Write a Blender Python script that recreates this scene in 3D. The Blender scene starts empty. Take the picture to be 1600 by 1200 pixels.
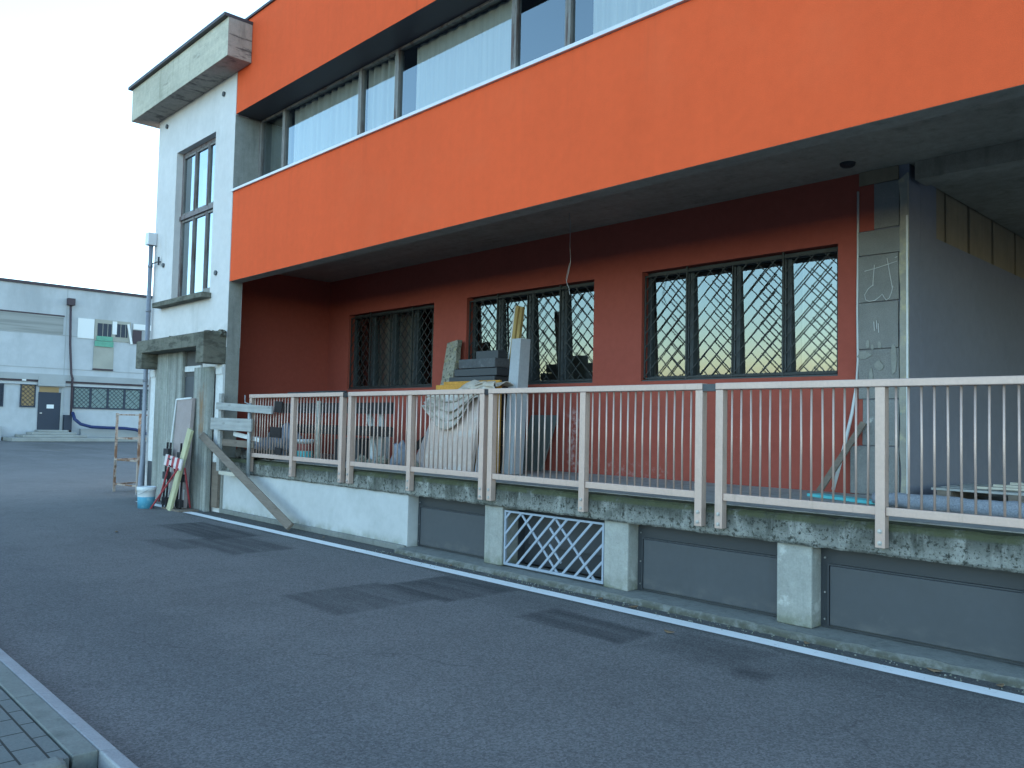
import bpy, bmesh, math, random
from mathutils import Vector, Matrix, noise
random.seed(7)
scene = bpy.context.scene
# ------------------------------------------------------------------ camera
cam_d = bpy.data.cameras.new("camera"); cam = bpy.data.objects.new("camera", cam_d)
scene.collection.objects.link(cam); scene.camera = cam
cam_d.sensor_width = 36.0; cam_d.lens = 29.11; cam_d.clip_start = 0.05; cam_d.clip_end = 3000
cam.location = (0, 0, 1.6)
cam.rotation_euler = (1.6198376, -0.0217253, 0.8083171)
# ------------------------------------------------------------------ sky, sun, exposure
SUN_EL = math.radians(4.3)
SUN_AZ = (-0.36, 0.933)                      # direction towards the sun on the ground plane
world = bpy.data.worlds.new("World"); scene.world = world; world.use_nodes = True
wn = world.node_tree.nodes; wl = world.node_tree.links
sky = wn.new("ShaderNodeTexSky"); sky.sky_type = 'NISHITA'; sky.sun_disc = False
sky.sun_elevation = SUN_EL
sky.sun_rotation = math.atan2(SUN_AZ[0], SUN_AZ[1])
sky.air_density = 0.75; sky.dust_density = 0.25; sky.ozone_density = 2.0
bg = wn["Background"]; bg.inputs[1].default_value = 0.15
hsv = wn.new("ShaderNodeHueSaturation"); hsv.inputs["Hue"].default_value = 0.489; hsv.inputs["Saturation"].default_value = 0.84     # sky colour desaturated and shifted in hue
wl.new(sky.outputs[0], hsv.inputs["Color"]); wl.new(hsv.outputs[0], bg.inputs[0])
sd = bpy.data.lights.new("sun", 'SUN'); sd.energy = 2.0; sd.angle = math.radians(0.5); sd.color = (1, 0.9, 0.78)
sun = bpy.data.objects.new("sun", sd); scene.collection.objects.link(sun)
to_sun = Vector((SUN_AZ[0]*math.cos(SUN_EL), SUN_AZ[1]*math.cos(SUN_EL), math.sin(SUN_EL)))
sun.rotation_euler = to_sun.to_track_quat('Z', 'Y').to_euler()
scene.view_settings.view_transform = 'Standard'; scene.view_settings.look = 'None'
scene.view_settings.gamma = 1.0; scene.view_settings.exposure = 3.15
scene.cycles.max_bounces = 8; scene.cycles.transparent_max_bounces = 12
scene.cycles.caustics_reflective = False; scene.cycles.caustics_refractive = False

# ------------------------------------------------------------------ materials
class Mat:
    def __init__(s, name, base, rough=0.85, metallic=0.0, spec=0.3):
        s.m = bpy.data.materials.new(name); s.m.use_nodes = True
        s.t = s.m.node_tree; s.n = s.t.nodes; s.l = s.t.links
        s.b = s.n["Principled BSDF"]
        s.b.inputs["Roughness"].default_value = rough; s.b.inputs["Metallic"].default_value = metallic
        s.b.inputs["Specular IOR Level"].default_value = spec
        s.tc = s.n.new("ShaderNodeTexCoord").outputs["Object"]
        rgb = s.n.new("ShaderNodeRGB"); rgb.outputs[0].default_value = (*base, 1); s.c = rgb.outputs[0]
        s.h = None
    def vec(s, sc):
        if isinstance(sc, (int, float)): sc = (sc, sc, sc)
        m = s.n.new("ShaderNodeMapping"); m.inputs["Scale"].default_value = sc; s.l.new(s.tc, m.inputs[0]); return m.outputs[0]
    def noise(s, sc, detail=5, rough=0.6, dist=0.0):
        t = s.n.new("ShaderNodeTexNoise"); t.inputs["Scale"].default_value = 1; t.inputs["Detail"].default_value = detail
        t.inputs["Roughness"].default_value = rough; t.inputs["Distortion"].default_value = dist
        s.l.new(s.vec(sc), t.inputs["Vector"]); return t.outputs["Fac"]
    def rng(s, v, a, b, c=0.0, d=1.0, smooth=True):
        r = s.n.new("ShaderNodeMapRange"); r.interpolation_type = 'SMOOTHSTEP' if smooth else 'LINEAR'
        for i, x in enumerate((a, b, c, d)): r.inputs[i+1].default_value = x
        s.l.new(v, r.inputs[0]); return r.outputs[0]
    def math(s, op, a, b):
        n = s.n.new("ShaderNodeMath"); n.operation = op
        for i, x in enumerate((a, b)):
            if isinstance(x, (int, float)): n.inputs[i].default_value = x
            else: s.l.new(x, n.inputs[i])
        return n.outputs[0]
    def mix(s, fac, col):
        n = s.n.new("ShaderNodeMix"); n.data_type = 'RGBA'; s.l.new(fac, n.inputs[0]); s.l.new(s.c, n.inputs[6])
        n.inputs[7].default_value = (*col, 1); s.c = n.outputs[2]; return s
    def mul(s, val):                                            # multiply colour by a value socket
        n = s.n.new("ShaderNodeMix"); n.data_type = 'RGBA'; n.blend_type = 'MULTIPLY'; n.inputs[0].default_value = 1
        s.l.new(s.c, n.inputs[6]); s.l.new(val, n.inputs[7]); s.c = n.outputs[2]; return s
    def var(s, sc, amt, detail=5):                              # soft brightness variation
        return s.mul(s.rng(s.noise(sc, detail), 0.25, 0.75, 1-amt, 1+amt, False))
    def stain(s, sc, col, lo, hi, amt=1.0, mask=None, dist=0.0, detail=6):
        f = s.rng(s.noise(sc, detail, 0.65, dist), lo, hi, 0, amt)
        if mask is not None: f = s.math('MULTIPLY', f, mask)
        return s.mix(f, col)
    def axis(s, i):
        x = s.n.new("ShaderNodeSeparateXYZ"); s.l.new(s.tc, x.inputs[0]); return x.outputs[i]
    def boxmask(s, c, half, soft, wob=0.0, wsc=6):
        a = s.n.new("ShaderNodeVectorMath"); a.operation = 'SUBTRACT'; s.l.new(s.tc, a.inputs[0]); a.inputs[1].default_value = c
        b = s.n.new("ShaderNodeVectorMath"); b.operation = 'ABSOLUTE'; s.l.new(a.outputs[0], b.inputs[0])
        d = s.n.new("ShaderNodeVectorMath"); d.operation = 'SUBTRACT'; s.l.new(b.outputs[0], d.inputs[0]); d.inputs[1].default_value = half
        x = s.n.new("ShaderNodeSeparateXYZ"); s.l.new(d.outputs[0], x.inputs[0])
        m = s.math('MAXIMUM', s.math('MAXIMUM', x.outputs[0], x.outputs[1]), x.outputs[2])
        if wob: m = s.math('ADD', m, s.rng(s.noise(wsc, 4), 0, 1, -wob, wob, False))
        return s.rng(m, -soft, soft, 1, 0)
    def bump(s, sc, strength, dist=0.01, detail=6):
        h = s.noise(sc, detail)
        n = s.n.new("ShaderNodeBump"); n.inputs["Strength"].default_value = strength; n.inputs["Distance"].default_value = dist
        s.l.new(h, n.inputs["Height"])
        if s.h is not None: s.l.new(s.h, n.inputs["Normal"])
        s.h = n.outputs[0]; return s
    def done(s):
        s.l.new(s.c, s.b.inputs["Base Color"])
        if s.h is not None: s.l.new(s.h, s.b.inputs["Normal"])
        return s.m

MT = {}
m = Mat("orange render", (0.72, 0.104, 0.034), 0.9, spec=0.15); m.var(0.6, 0.05).var(9, 0.04).var((5, 5, 0.35), 0.035).var(160, 0.10, 2); m.stain((6, 6, 0.30), (0.50, 0.075, 0.028), 0.56, 0.80, 0.45, m.rng(m.axis(2), 4.4, 5.5, 0.2, 1)).stain(0.9, (0.70, 0.13, 0.05), 0.52, 0.75, 0.25); m.bump(140, 0.35, 0.005).bump(2.2, 0.08, 0.03); MT['orange'] = m.done()
m = Mat("dark red render", (0.32, 0.079, 0.058), 0.9, spec=0.15); m.var(0.7, 0.08).var(11, 0.07).var(160, 0.12, 2)
st = m.boxmask((-7.93, 8.8, 1.42), (0.09, 0.3, 0.42), 0.07, 0.12, 5); m.stain(14, (0.5, 0.36, 0.34), 0.42, 0.62, 0.8, st)
st = m.boxmask((-7.1, 8.8, 1.02), (0.75, 0.3, 0.10), 0.10, 0.08, 5); m.stain(16, (0.45, 0.3, 0.28), 0.5, 0.72, 0.6, st)
st = m.boxmask((-5.6, 8.8, 1.35), (0.5, 0.3, 0.25), 0.2, 0.1, 5); m.stain(20, (0.40, 0.22, 0.2), 0.6, 0.74, 0.5, st)
m.bump(140, 0.25, 0.004); MT['red'] = m.done()
m = Mat("white plaster", (0.63, 0.61, 0.60), 0.9, spec=0.2); m.var(0.8, 0.06).var(7, 0.06); m.stain((2.2, 2.2, 0.5), (0.38, 0.37, 0.34), 0.55, 0.8, 0.5)
low = m.rng(m.axis(2), 2.8, 3.5, 1, 0); m.stain((2, 2, 3.5), (0.40, 0.40, 0.39), 0.4, 0.7, 0.75, low, 1.0)
m.bump(60, 0.25, 0.006); MT['plaster'] = m.done()
m = Mat("dock wall plaster", (0.46, 0.475, 0.475), 0.9, spec=0.2); m.var(1.2, 0.10).var(9, 0.06); m.stain((1.6, 1.6, 1.2), (0.34, 0.36, 0.35), 0.5, 0.75, 0.6)
low = m.rng(m.axis(2), 0.02, 0.2, 1, 0); m.stain(5, (0.20, 0.21, 0.15), 0.35, 0.6, 0.8, low); m.bump(50, 0.3, 0.006); MT['dockwall'] = m.done()
def concrete(name, base, moss=0.0, boards=False):
    m = Mat(name, base, 0.92, spec=0.2); m.var(1.1, 0.14).var(12, 0.12).var(60, 0.10, 3)
    m.stain((6, 6, 0.8), (base[0]*0.5, base[1]*0.52, base[2]*0.5), 0.5, 0.75, 0.6)
    m.stain(22, (base[0]*0.45,)*3, 0.62, 0.72, 0.5)
    return m
m = concrete("concrete", (0.27, 0.275, 0.255)); m.bump(45, 0.35, 0.008); MT['conc'] = m.done()
m = concrete("pillar concrete", (0.32, 0.325, 0.30)); m.stain(3.5, (0.56, 0.56, 0.53), 0.56, 0.66, 0.6)
low = m.rng(m.axis(2), 0.05, 0.22, 1, 0); m.stain(7, (0.13, 0.14, 0.09), 0.3, 0.6, 0.8, low); m.bump(45, 0.35, 0.008); MT['pillar'] = m.done()
m = concrete("soffit concrete", (0.32, 0.285, 0.235)); m.var((0.3, 6, 6), 0.10); m.bump((1, 30, 30), 0.3, 0.006); MT['soffit'] = m.done()
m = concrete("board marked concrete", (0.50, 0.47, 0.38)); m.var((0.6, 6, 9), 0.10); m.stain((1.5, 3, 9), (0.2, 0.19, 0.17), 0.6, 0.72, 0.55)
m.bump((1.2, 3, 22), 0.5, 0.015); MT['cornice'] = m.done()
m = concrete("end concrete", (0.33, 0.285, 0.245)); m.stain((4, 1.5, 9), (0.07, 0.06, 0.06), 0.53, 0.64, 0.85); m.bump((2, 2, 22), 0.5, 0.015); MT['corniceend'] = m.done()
m = concrete("dark canopy concrete", (0.155, 0.152, 0.125)); m.stain((3, 3, 9), (0.05, 0.05, 0.04), 0.45, 0.65, 0.7); m.bump((2, 2, 20), 0.5, 0.015); MT['canopy'] = m.done()
m = concrete("corrugated sheet panel", (0.28, 0.29, 0.27)); m.var((9, 9, 0.3), 0.2).var((46, 46, 0.12), 0.32, 2)
st = m.boxmask((-14.2, 6.0, 1.75), (0.12, 0.5, 0.45), 0.12, 0.15, 3); m.stain((8, 8, 1.2), (0.27, 0.15, 0.07), 0.4, 0.62, 0.8, st)
m.stain((3, 3, 0.5), (0.16, 0.19, 0.15), 0.5, 0.7, 0.5); m.bump(60, 0.3, 0.006); MT['corr'] = m.done()
# dock edge beam: black and green growth running down from the top edge
m = Mat("mossy edge beam", (0.29, 0.295, 0.27), 0.95, spec=0.15); m.var(1.3, 0.16).var(14, 0.16).var(70, 0.12, 3)
top = m.rng(m.axis(2), 0.72, 0.93, 0.25, 1.0); m.stain((5, 5, 1.6), (0.05, 0.054, 0.045), 0.34, 0.54, 0.95, top, 0.6)
m.stain((11, 11, 0.9), (0.05, 0.052, 0.045), 0.52, 0.66, 0.8, m.rng(m.axis(2), 0.70, 0.84, 0.3, 1.0))
m.stain(26, (0.03, 0.032, 0.026), 0.53, 0.63, 0.85).stain(55, (0.025, 0.027, 0.022), 0.56, 0.64, 0.8).stain(3.0, (0.075, 0.08, 0.068), 0.50, 0.66, 0.7)
edge = m.rng(m.axis(2), 0.868, 0.895, 0, 1); m.stain(7, (0.075, 0.082, 0.045), 0.30, 0.52, 0.9, edge)
lowe = m.rng(m.axis(2), 0.70, 0.735, 1, 0); m.stain(10, (0.05, 0.05, 0.045), 0.4, 0.6, 0.8, lowe)
m.bump(18, 0.6, 0.03).bump(70, 0.5, 0.01); MT['beam'] = m.done()
m = concrete("mossy kerb concrete", (0.20, 0.205, 0.19)); fr = m.rng(m.axis(1), 6.10, 6.03, 0, 1); m.stain(9, (0.075, 0.075, 0.055), 0.34, 0.58, 0.85, fr); m.bump(30, 0.6, 0.02); MT['curb'] = m.done()
m = concrete("dock floor", (0.33, 0.325, 0.305)); m.stain(4, (0.12, 0.12, 0.12), 0.55, 0.75, 0.6); m.bump(40, 0.3, 0.005); MT['floor'] = m.done()
m = Mat("grey wall render", (0.20, 0.205, 0.245), 0.9, spec=0.15); m.var(0.7, 0.06).var(8, 0.05).var(150, 0.12, 2); m.bump(130, 0.25, 0.004); MT['greywall'] = m.done()
m = Mat("brown concrete panel", (0.25, 0.205, 0.145), 0.9); m.var(3, 0.15).var((12, 12, 1), 0.1); m.bump(40, 0.3, 0.006); MT['brownpanel'] = m.done()
m = Mat("insulation panel", (0.215, 0.215, 0.21), 0.95, spec=0.1); m.var(4, 0.12).var(160, 0.3, 2)
m.stain(3.2, (0.50, 0.50, 0.47), 0.62, 0.70, 0.8, m.rng(m.axis(2), 2.45, 1.9, 0, 1)); m.bump(120, 0.5, 0.006); MT['insul'] = m.done()
m = Mat("tile adhesive", (0.31, 0.30, 0.265), 0.95, spec=0.1); m.var(5, 0.2); m.stain(4, (0.55, 0.48, 0.30), 0.5, 0.7, 0.7); m.stain((5, 5, 3), (0.12, 0.28, 0.30), 0.62, 0.7, 0.6, m.rng(m.axis(2), 2.0, 1.7, 0, 1)); m.bump(40, 0.6, 0.01); MT['adhesive'] = m.done()
# asphalt
m = Mat("asphalt", (0.165, 0.164, 0.162), 1.0, spec=0.08); m.var(0.35, 0.12).var(2.2, 0.08)
trk = m.boxmask((-20, 2.25, 0), (60, 0.42, 1), 0.35, 0.15, 0.8); m.mix(m.math('MULTIPLY', trk, 0.28), (0.09, 0.097, 0.105))
trk = m.boxmask((-3, 5.95, 0), (10.8, 0.28, 1), 0.06, 0.08, 2); m.mix(m.math('MULTIPLY', trk, 0.6), (0.058, 0.06, 0.058))
dk = (0.075, 0.076, 0.077)
for c, hf, soft, a in [((-6.45, 4.30), (0.50, 0.55), 0.05, 0.50), ((-6.30, 5.22), (0.50, 0.46), 0.05, 0.75), ((-4.47, 5.12), (0.55, 0.24), 0.05, 0.70), ((-5.35, 5.35), (0.5, 0.3), 0.25, 0.3),
                       ((-3.40, 5.28), (0.38, 0.30), 0.12, 0.5), ((-2.88, 4.97), (0.13, 0.12), 0.06, 0.7), ((-2.2, 5.45), (0.7, 0.3), 0.25, 0.35), ((-11.6, 5.10), (0.95, 0.36), 0.06, 0.8), ((-10.1, 4.85), (0.75, 0.42), 0.08, 0.6), ((-10.6, 4.25), (0.5, 0.22), 0.06, 0.4)]:
    f = m.boxmask((*c, 0), (*hf, 5), soft, 0.05, 3)
    stripes = m.rng(m.noise((0.6, 9, 1), 3), 0.35, 0.6, 0.55, 1.0)
    m.mix(m.math('MULTIPLY', m.math('MULTIPLY', f, stripes), min(1, a*1.25)), dk)
far = m.rng(m.axis(0), -24, -40, 0, 0.55); m.stain((0.12, 0.5, 1), (0.105, 0.105, 0.10), 0.4, 0.62, 1.0, far); m.stain((0.2, 0.4, 1), (0.16, 0.12, 0.07), 0.62, 0.72, 0.5, far)
v = m.n.new("ShaderNodeTexVoronoi"); v.inputs["Scale"].default_value = 95; m.l.new(m.tc, v.inputs["Vector"])
m.mul(m.rng(v.outputs["Color"], 0.2, 0.9, 0.72, 1.28, False)); m.var(200, 0.25, 2)
v2 = m.n.new("ShaderNodeTexVoronoi"); v2.inputs["Scale"].default_value = 42; m.l.new(m.tc, v2.inputs["Vector"])
m.mix(m.math('MULTIPLY', m.rng(v2.outputs["Distance"], 0.10, 0.16, 1, 0), m.rng(v2.outputs["Color"], 0.80, 0.86, 0, 0.7)), (0.28, 0.29, 0.29))
nv = m.n.new("ShaderNodeTexNoise"); nv.inputs["Scale"].default_value = 1.6; nv.inputs["Detail"].default_value = 6; m.l.new(m.tc, nv.inputs["Vector"])
wv_ = m.n.new("ShaderNodeVectorMath"); wv_.operation = 'MULTIPLY_ADD'; m.l.new(nv.outputs["Color"], wv_.inputs[0]); wv_.inputs[1].default_value = (0.9, 0.9, 0); m.l.new(m.tc, wv_.inputs[2])
v3 = m.n.new("ShaderNodeTexVoronoi"); v3.feature = 'DISTANCE_TO_EDGE'; v3.inputs["Scale"].default_value = 0.42; m.l.new(wv_.outputs[0], v3.inputs["Vector"])
m.mix(m.math('MULTIPLY', m.rng(v3.outputs["Distance"], 0.0015, 0.005, 1, 0), m.rng(m.noise(0.55, 3), 0.50, 0.62, 0, 0.35)), (0.06, 0.06, 0.06))
m.bump(150, 0.5, 0.006).bump(4, 0.15, 0.02); MT['asphalt'] = m.done()
m = Mat("white road paint", (0.74, 0.76, 0.76), 0.8); m.var(3, 0.08); m.stain(30, (0.16, 0.17, 0.17), 0.60, 0.72, 0.7); m.stain((2, 12, 1), (0.3, 0.31, 0.31), 0.62, 0.75, 0.6); m.bump(150, 0.4, 0.004); MT['paint'] = m.done()
m = Mat("white kerb paint", (0.35, 0.36, 0.37), 0.85); m.var(6, 0.10).var(80, 0.12, 2); m.stain(14, (0.22, 0.23, 0.23), 0.55, 0.7, 0.6); m.bump(90, 0.5, 0.006); MT['kerbpaint'] = m.done()
m = concrete("kerb concrete", (0.20, 0.215, 0.20)); m.bump(70, 0.4, 0.006); MT['kerb'] = m.done()
m = Mat("paving", (0.15, 0.165, 0.16), 0.9); m.var(2, 0.1).var(60, 0.12, 3)
br = m.n.new("ShaderNodeTexBrick"); br.inputs["Scale"].default_value = 1; br.inputs["Brick Width"].default_value = 0.22; br.inputs["Row Height"].default_value = 0.11; br.inputs["Mortar Size"].default_value = 0.006
br.inputs["Mortar Smooth"].default_value = 0.3; m.l.new(m.tc, br.inputs["Vector"]); m.mix(br.outputs["Fac"], (0.035, 0.037, 0.034)); m.bump(70, 0.4, 0.005); MT['paving'] = m.done()
# metals
m = Mat("anodised aluminium", (0.53, 0.395, 0.34), 0.45, 0.35, 0.4); m.var((3, 3, 3), 0.06).var(40, 0.06, 3); m.stain((18, 18, 3), (0.36, 0.27, 0.22), 0.55, 0.72, 0.5); m.stain(30, (0.2, 0.2, 0.2), 0.70, 0.76, 0.6); MT['alu'] = m.done()
m = Mat("steel bolt", (0.45, 0.45, 0.45), 0.4, 0.8); MT['bolt'] = m.done()
m = Mat("dark steel", (0.030, 0.034, 0.034), 0.55, 0.0, 0.4); m.var(6, 0.15); MT['grille'] = m.done()
m = Mat("green grey frame paint", (0.042, 0.052, 0.057), 0.5, 0.0, 0.4); m.var(6, 0.12); MT['frame'] = m.done()
m = Mat("grey panel paint", (0.060, 0.067, 0.076), 0.45, 0.0, 0.4); m.var(1.5, 0.06).var(14, 0.05); m.stain((6, 6, 3), (0.12, 0.125, 0.125), 0.6, 0.8, 0.4); m.stain(26, (0.2, 0.2, 0.2), 0.74, 0.78, 0.5); lw = m.rng(m.axis(2), 0.08, 0.26, 1, 0); m.stain((5, 5, 9), (0.17, 0.165, 0.15), 0.4, 0.75, 0.35, lw); m.stain((12, 12, 1.2), (0.055, 0.06, 0.065), 0.56, 0.72, 0.5); MT['panel'] = m.done()
m = Mat("darker panel frame paint", (0.040, 0.046, 0.053), 0.5, 0.0, 0.4); m.var(1.5, 0.08); MT['panelframe'] = m.done()
m = Mat("pale blue steel", (0.30, 0.35, 0.42), 0.55, 0.1, 0.4); m.var(5, 0.12); m.stain(25, (0.2, 0.17, 0.14), 0.68, 0.75, 0.6); MT['bluesteel'] = m.done()
m = Mat("brown window frame", (0.10, 0.062, 0.052), 0.55); m.var(8, 0.2); MT['brownframe'] = m.done()
m = Mat("grey window frame", (0.20, 0.19, 0.18), 0.5, 0.1); m.var(8, 0.15); m.stain((9, 9, 1.2), (0.09, 0.05, 0.04), 0.5, 0.62, 0.8); MT['greyframe'] = m.done()
m = Mat("weathered tower frame", (0.17, 0.145, 0.145), 0.5); m.var(8, 0.2); m.stain((9, 9, 1.5), (0.10, 0.05, 0.045), 0.5, 0.62, 0.8); MT['towerframe'] = m.done()
m = Mat("flashing", (0.62, 0.62, 0.64), 0.4, 0.3); m.var(2, 0.06); MT['flash'] = m.done()
m = Mat("dark coping", (0.06, 0.05, 0.055), 0.5, 0.2); MT['coping'] = m.done()
m = Mat("downpipe steel", (0.22, 0.235, 0.27), 0.5, 0.3); m.var(4, 0.15); MT['pipe'] = m.done()
m = Mat("rusty steel", (0.20, 0.115, 0.075), 0.9); m.var(12, 0.3); m.stain((6, 6, 4), (0.42, 0.36, 0.31), 0.44, 0.56, 0.85); m.bump(60, 0.4, 0.004); MT['rust'] = m.done()
m = Mat("black steel", (0.025, 0.025, 0.028), 0.6); m.var(9, 0.3); MT['black'] = m.done()
m = Mat("galvanised tube", (0.36, 0.38, 0.39), 0.5, 0.4); m.var(9, 0.15); MT['galv'] = m.done()
# wood, stone, cloth, plastic
def wood(name, base, k=1.0, grain=(1.2, 30, 30)):
    m = Mat(name, base, 0.85, spec=0.2); m.var(grain, 0.22*k).var(2.5, 0.12*k); m.stain((3, 14, 14), tuple(c*0.35 for c in base), 0.62, 0.72, 0.6); m.bump(grain, 0.4, 0.006); return m.done()
MT['greywood'] = wood("weathered grey board", (0.33, 0.335, 0.325)); MT['palewood'] = wood("pale board", (0.50, 0.47, 0.40)); MT['oldwood'] = wood("old brown plank", (0.17, 0.14, 0.115))
MT['yellowwood'] = wood("yellow timber", (0.36, 0.25, 0.10), 1, (18, 18, 1.0)); MT['greenwood'] = wood("greenish timber", (0.46, 0.45, 0.29), 1, (20, 20, 1.0)); MT['darkwood'] = wood("very dark board", (0.028, 0.024, 0.024))  # darkwood: plain near-black board colour
m = Mat("orange yellow board", (0.50, 0.25, 0.05), 0.9); m.var(9, 0.25).var(60, 0.3, 3); m.bump(50, 0.6, 0.01); MT['oboard'] = m.done()
m = Mat("pink stone", (0.56, 0.44, 0.38), 0.7); m.var(2.2, 0.10).var(20, 0.08); m.stain(5, (0.60, 0.57, 0.53), 0.5, 0.66, 0.6); m.bump(30, 0.15, 0.004); MT['pink'] = m.done()
m = Mat("mauve insulation slab", (0.33, 0.28, 0.27), 0.9); m.var(4, 0.12).var(70, 0.1, 3); m.bump(60, 0.3, 0.004); MT['mauve'] = m.done()
m = Mat("white edge", (0.62, 0.63, 0.63), 0.8); m.var(12, 0.12); MT['white'] = m.done()
m = Mat("dark stone", (0.085, 0.09, 0.098), 0.8); m.var(4, 0.2).var(30, 0.2); m.stain(9, (0.17, 0.175, 0.18), 0.58, 0.68, 0.6); m.bump(40, 0.5, 0.008); MT['slate'] = m.done()
m = Mat("black stone", (0.03, 0.032, 0.035), 0.7); m.var(6, 0.25); m.bump(40, 0.4, 0.006); MT['blackstone'] = m.done()
m = Mat("rough lichen stone", (0.30, 0.29, 0.24), 0.95); m.var(9, 0.25); m.stain(24, (0.09, 0.09, 0.075), 0.52, 0.62, 0.9); m.stain(11, (0.42, 0.36, 0.16), 0.55, 0.68, 0.6); m.bump(30, 0.9, 0.03); MT['rough'] = m.done()
m = Mat("grey post paint", (0.34, 0.355, 0.375), 0.6); m.var(2.5, 0.10).var(30, 0.08); m.stain(14, (0.2, 0.2, 0.2), 0.64, 0.74, 0.5); MT['post'] = m.done()
m = Mat("grey green board", (0.13, 0.145, 0.14), 0.7); m.var(3, 0.12); MT['ggboard'] = m.done()
m = Mat("dusty cloth", (0.46, 0.40, 0.34), 0.95); m.var(5, 0.18); m.stain((3, 3, 8), (0.24, 0.19, 0.14), 0.48, 0.64, 0.7); m.stain(6, (0.58, 0.58, 0.59), 0.55, 0.68, 0.7); m.bump(24, 0.5, 0.01); MT['cloth'] = m.done()
m = Mat("white curtain", (0.80, 0.78, 0.74), 0.95, spec=0.1); m.var((14, 14, 0.2), 0.10); MT['curtain'] = m.done()
m = Mat("grey blind", (0.22, 0.22, 0.20), 0.95); MT['blind'] = m.done()
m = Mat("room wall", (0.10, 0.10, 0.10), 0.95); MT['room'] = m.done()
m = Mat("white plastic", (0.60, 0.64, 0.66), 0.5); m.var(8, 0.08); MT['plast'] = m.done()
m = Mat("blue label plastic", (0.10, 0.36, 0.52), 0.5); m.stain(9, (0.25, 0.5, 0.62), 0.5, 0.62, 0.7); MT['plastblue'] = m.done()
m = Mat("red label", (0.27, 0.08, 0.07), 0.5); MT['redlabel'] = m.done()
m = Mat("crinkled bag", (0.24, 0.26, 0.31), 0.45); m.var(7, 0.25); m.bump(20, 0.6, 0.02); MT['bag'] = m.done()
m = Mat("cyan board", (0.12, 0.52, 0.55), 0.6); m.var(6, 0.08); MT['cyan'] = m.done()
m = Mat("grey felt", (0.27, 0.29, 0.33), 1.0); m.var(90, 0.3, 3).var(5, 0.12); m.bump(80, 0.8, 0.01); MT['felt'] = m.done()
m = Mat("pvc conduit", (0.55, 0.57, 0.58), 0.5); MT['pvc'] = m.done()
m = Mat("chalk", (0.55, 0.56, 0.56), 1.0); MT['chalk'] = m.done()
m = Mat("debris", (0.09, 0.085, 0.075), 0.95); m.var(15, 0.4); m.bump(30, 0.6, 0.02); MT['debris'] = m.done()
m = Mat("dry leaf", (0.17, 0.115, 0.07), 0.9); MT['leaf'] = m.done()
m = Mat("barrier red", (0.36, 0.06, 0.07), 0.6); m.var(20, 0.2); MT['bred'] = m.done()
m = Mat("barrier white", (0.62, 0.56, 0.56), 0.6); m.var(20, 0.12); MT['bwhite'] = m.done()
m = Mat("far wall render", (0.43, 0.455, 0.475), 0.9); m.var(0.25, 0.10).var(2, 0.05); m.stain((0.5, 0.5, 0.15), (0.32, 0.345, 0.36), 0.48, 0.7, 0.7); m.bump(10, 0.2, 0.02); MT['farwall'] = m.done()
m = Mat("far concrete band", (0.33, 0.35, 0.355), 0.9); m.var(0.6, 0.12); MT['farband'] = m.done()
m = Mat("far grey slats", (0.27, 0.28, 0.27), 0.9); wv = m.rng(m.noise((0.1, 0.2, 7), 2), 0.35, 0.65, 0.8, 1.1); m.mul(wv); MT['farslat'] = m.done()
m = Mat("far patched render", (0.33, 0.33, 0.29), 0.9); m.var(1, 0.12); MT['farpatch'] = m.done()
m = Mat("far white sheet", (0.70, 0.72, 0.72), 0.8); MT['farwhite'] = m.done()
m = Mat("far green sheet", (0.12, 0.33, 0.24), 0.6); m.var(2, 0.15); MT['fargreen'] = m.done()
m = Mat("far door steel", (0.035, 0.045, 0.065), 0.6); MT['fardoor'] = m.done()
m = Mat("far brown steel", (0.06, 0.045, 0.055), 0.6); MT['farbrown'] = m.done()
m = Mat("far ochre blind", (0.32, 0.22, 0.11), 0.8); MT['ochre'] = m.done()
m = Mat("far teal glass film", (0.20, 0.27, 0.26), 0.5); m.var(1.2, 0.1); MT['farteal'] = m.done()
m = Mat("blue hose", (0.02, 0.035, 0.11), 0.5); MT['hose'] = m.done()
m = Mat("far steps concrete", (0.28, 0.29, 0.275), 0.95); m.var(0.8, 0.2); MT['farstep'] = m.done()
def glass(name, k, base, ior=1.5):
    g = bpy.data.materials.new(name); g.use_nodes = True; n = g.node_tree.nodes; l = g.node_tree.links; n.clear()
    o = n.new("ShaderNodeOutputMaterial"); mx = n.new("ShaderNodeMixShader"); tr = n.new("ShaderNodeBsdfTransparent"); gl = n.new("ShaderNodeBsdfGlossy"); fr = n.new("ShaderNodeFresnel")
    tr.inputs[0].default_value = (0.80, 0.84, 0.83, 1); gl.inputs["Roughness"].default_value = 0.0; gl.inputs["Color"].default_value = (0.80, 0.93, 1.0, 1); fr.inputs[0].default_value = ior
    ma = n.new("ShaderNodeMath"); ma.operation = 'MULTIPLY_ADD'; ma.use_clamp = True; l.new(fr.outputs[0], ma.inputs[0]); ma.inputs[1].default_value = k; ma.inputs[2].default_value = base
    l.new(ma.outputs[0], mx.inputs[0]); l.new(tr.outputs[0], mx.inputs[1]); l.new(gl.outputs[0], mx.inputs[2]); l.new(mx.outputs[0], o.inputs[0]); return g
MT['glass'] = glass("window glass", 2.0, 0.07)
MT['glasstower'] = glass("tower window glass", 2.4, 0.22)
MT['glassup'] = glass("upper window glass", 2.2, 0.11)

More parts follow.
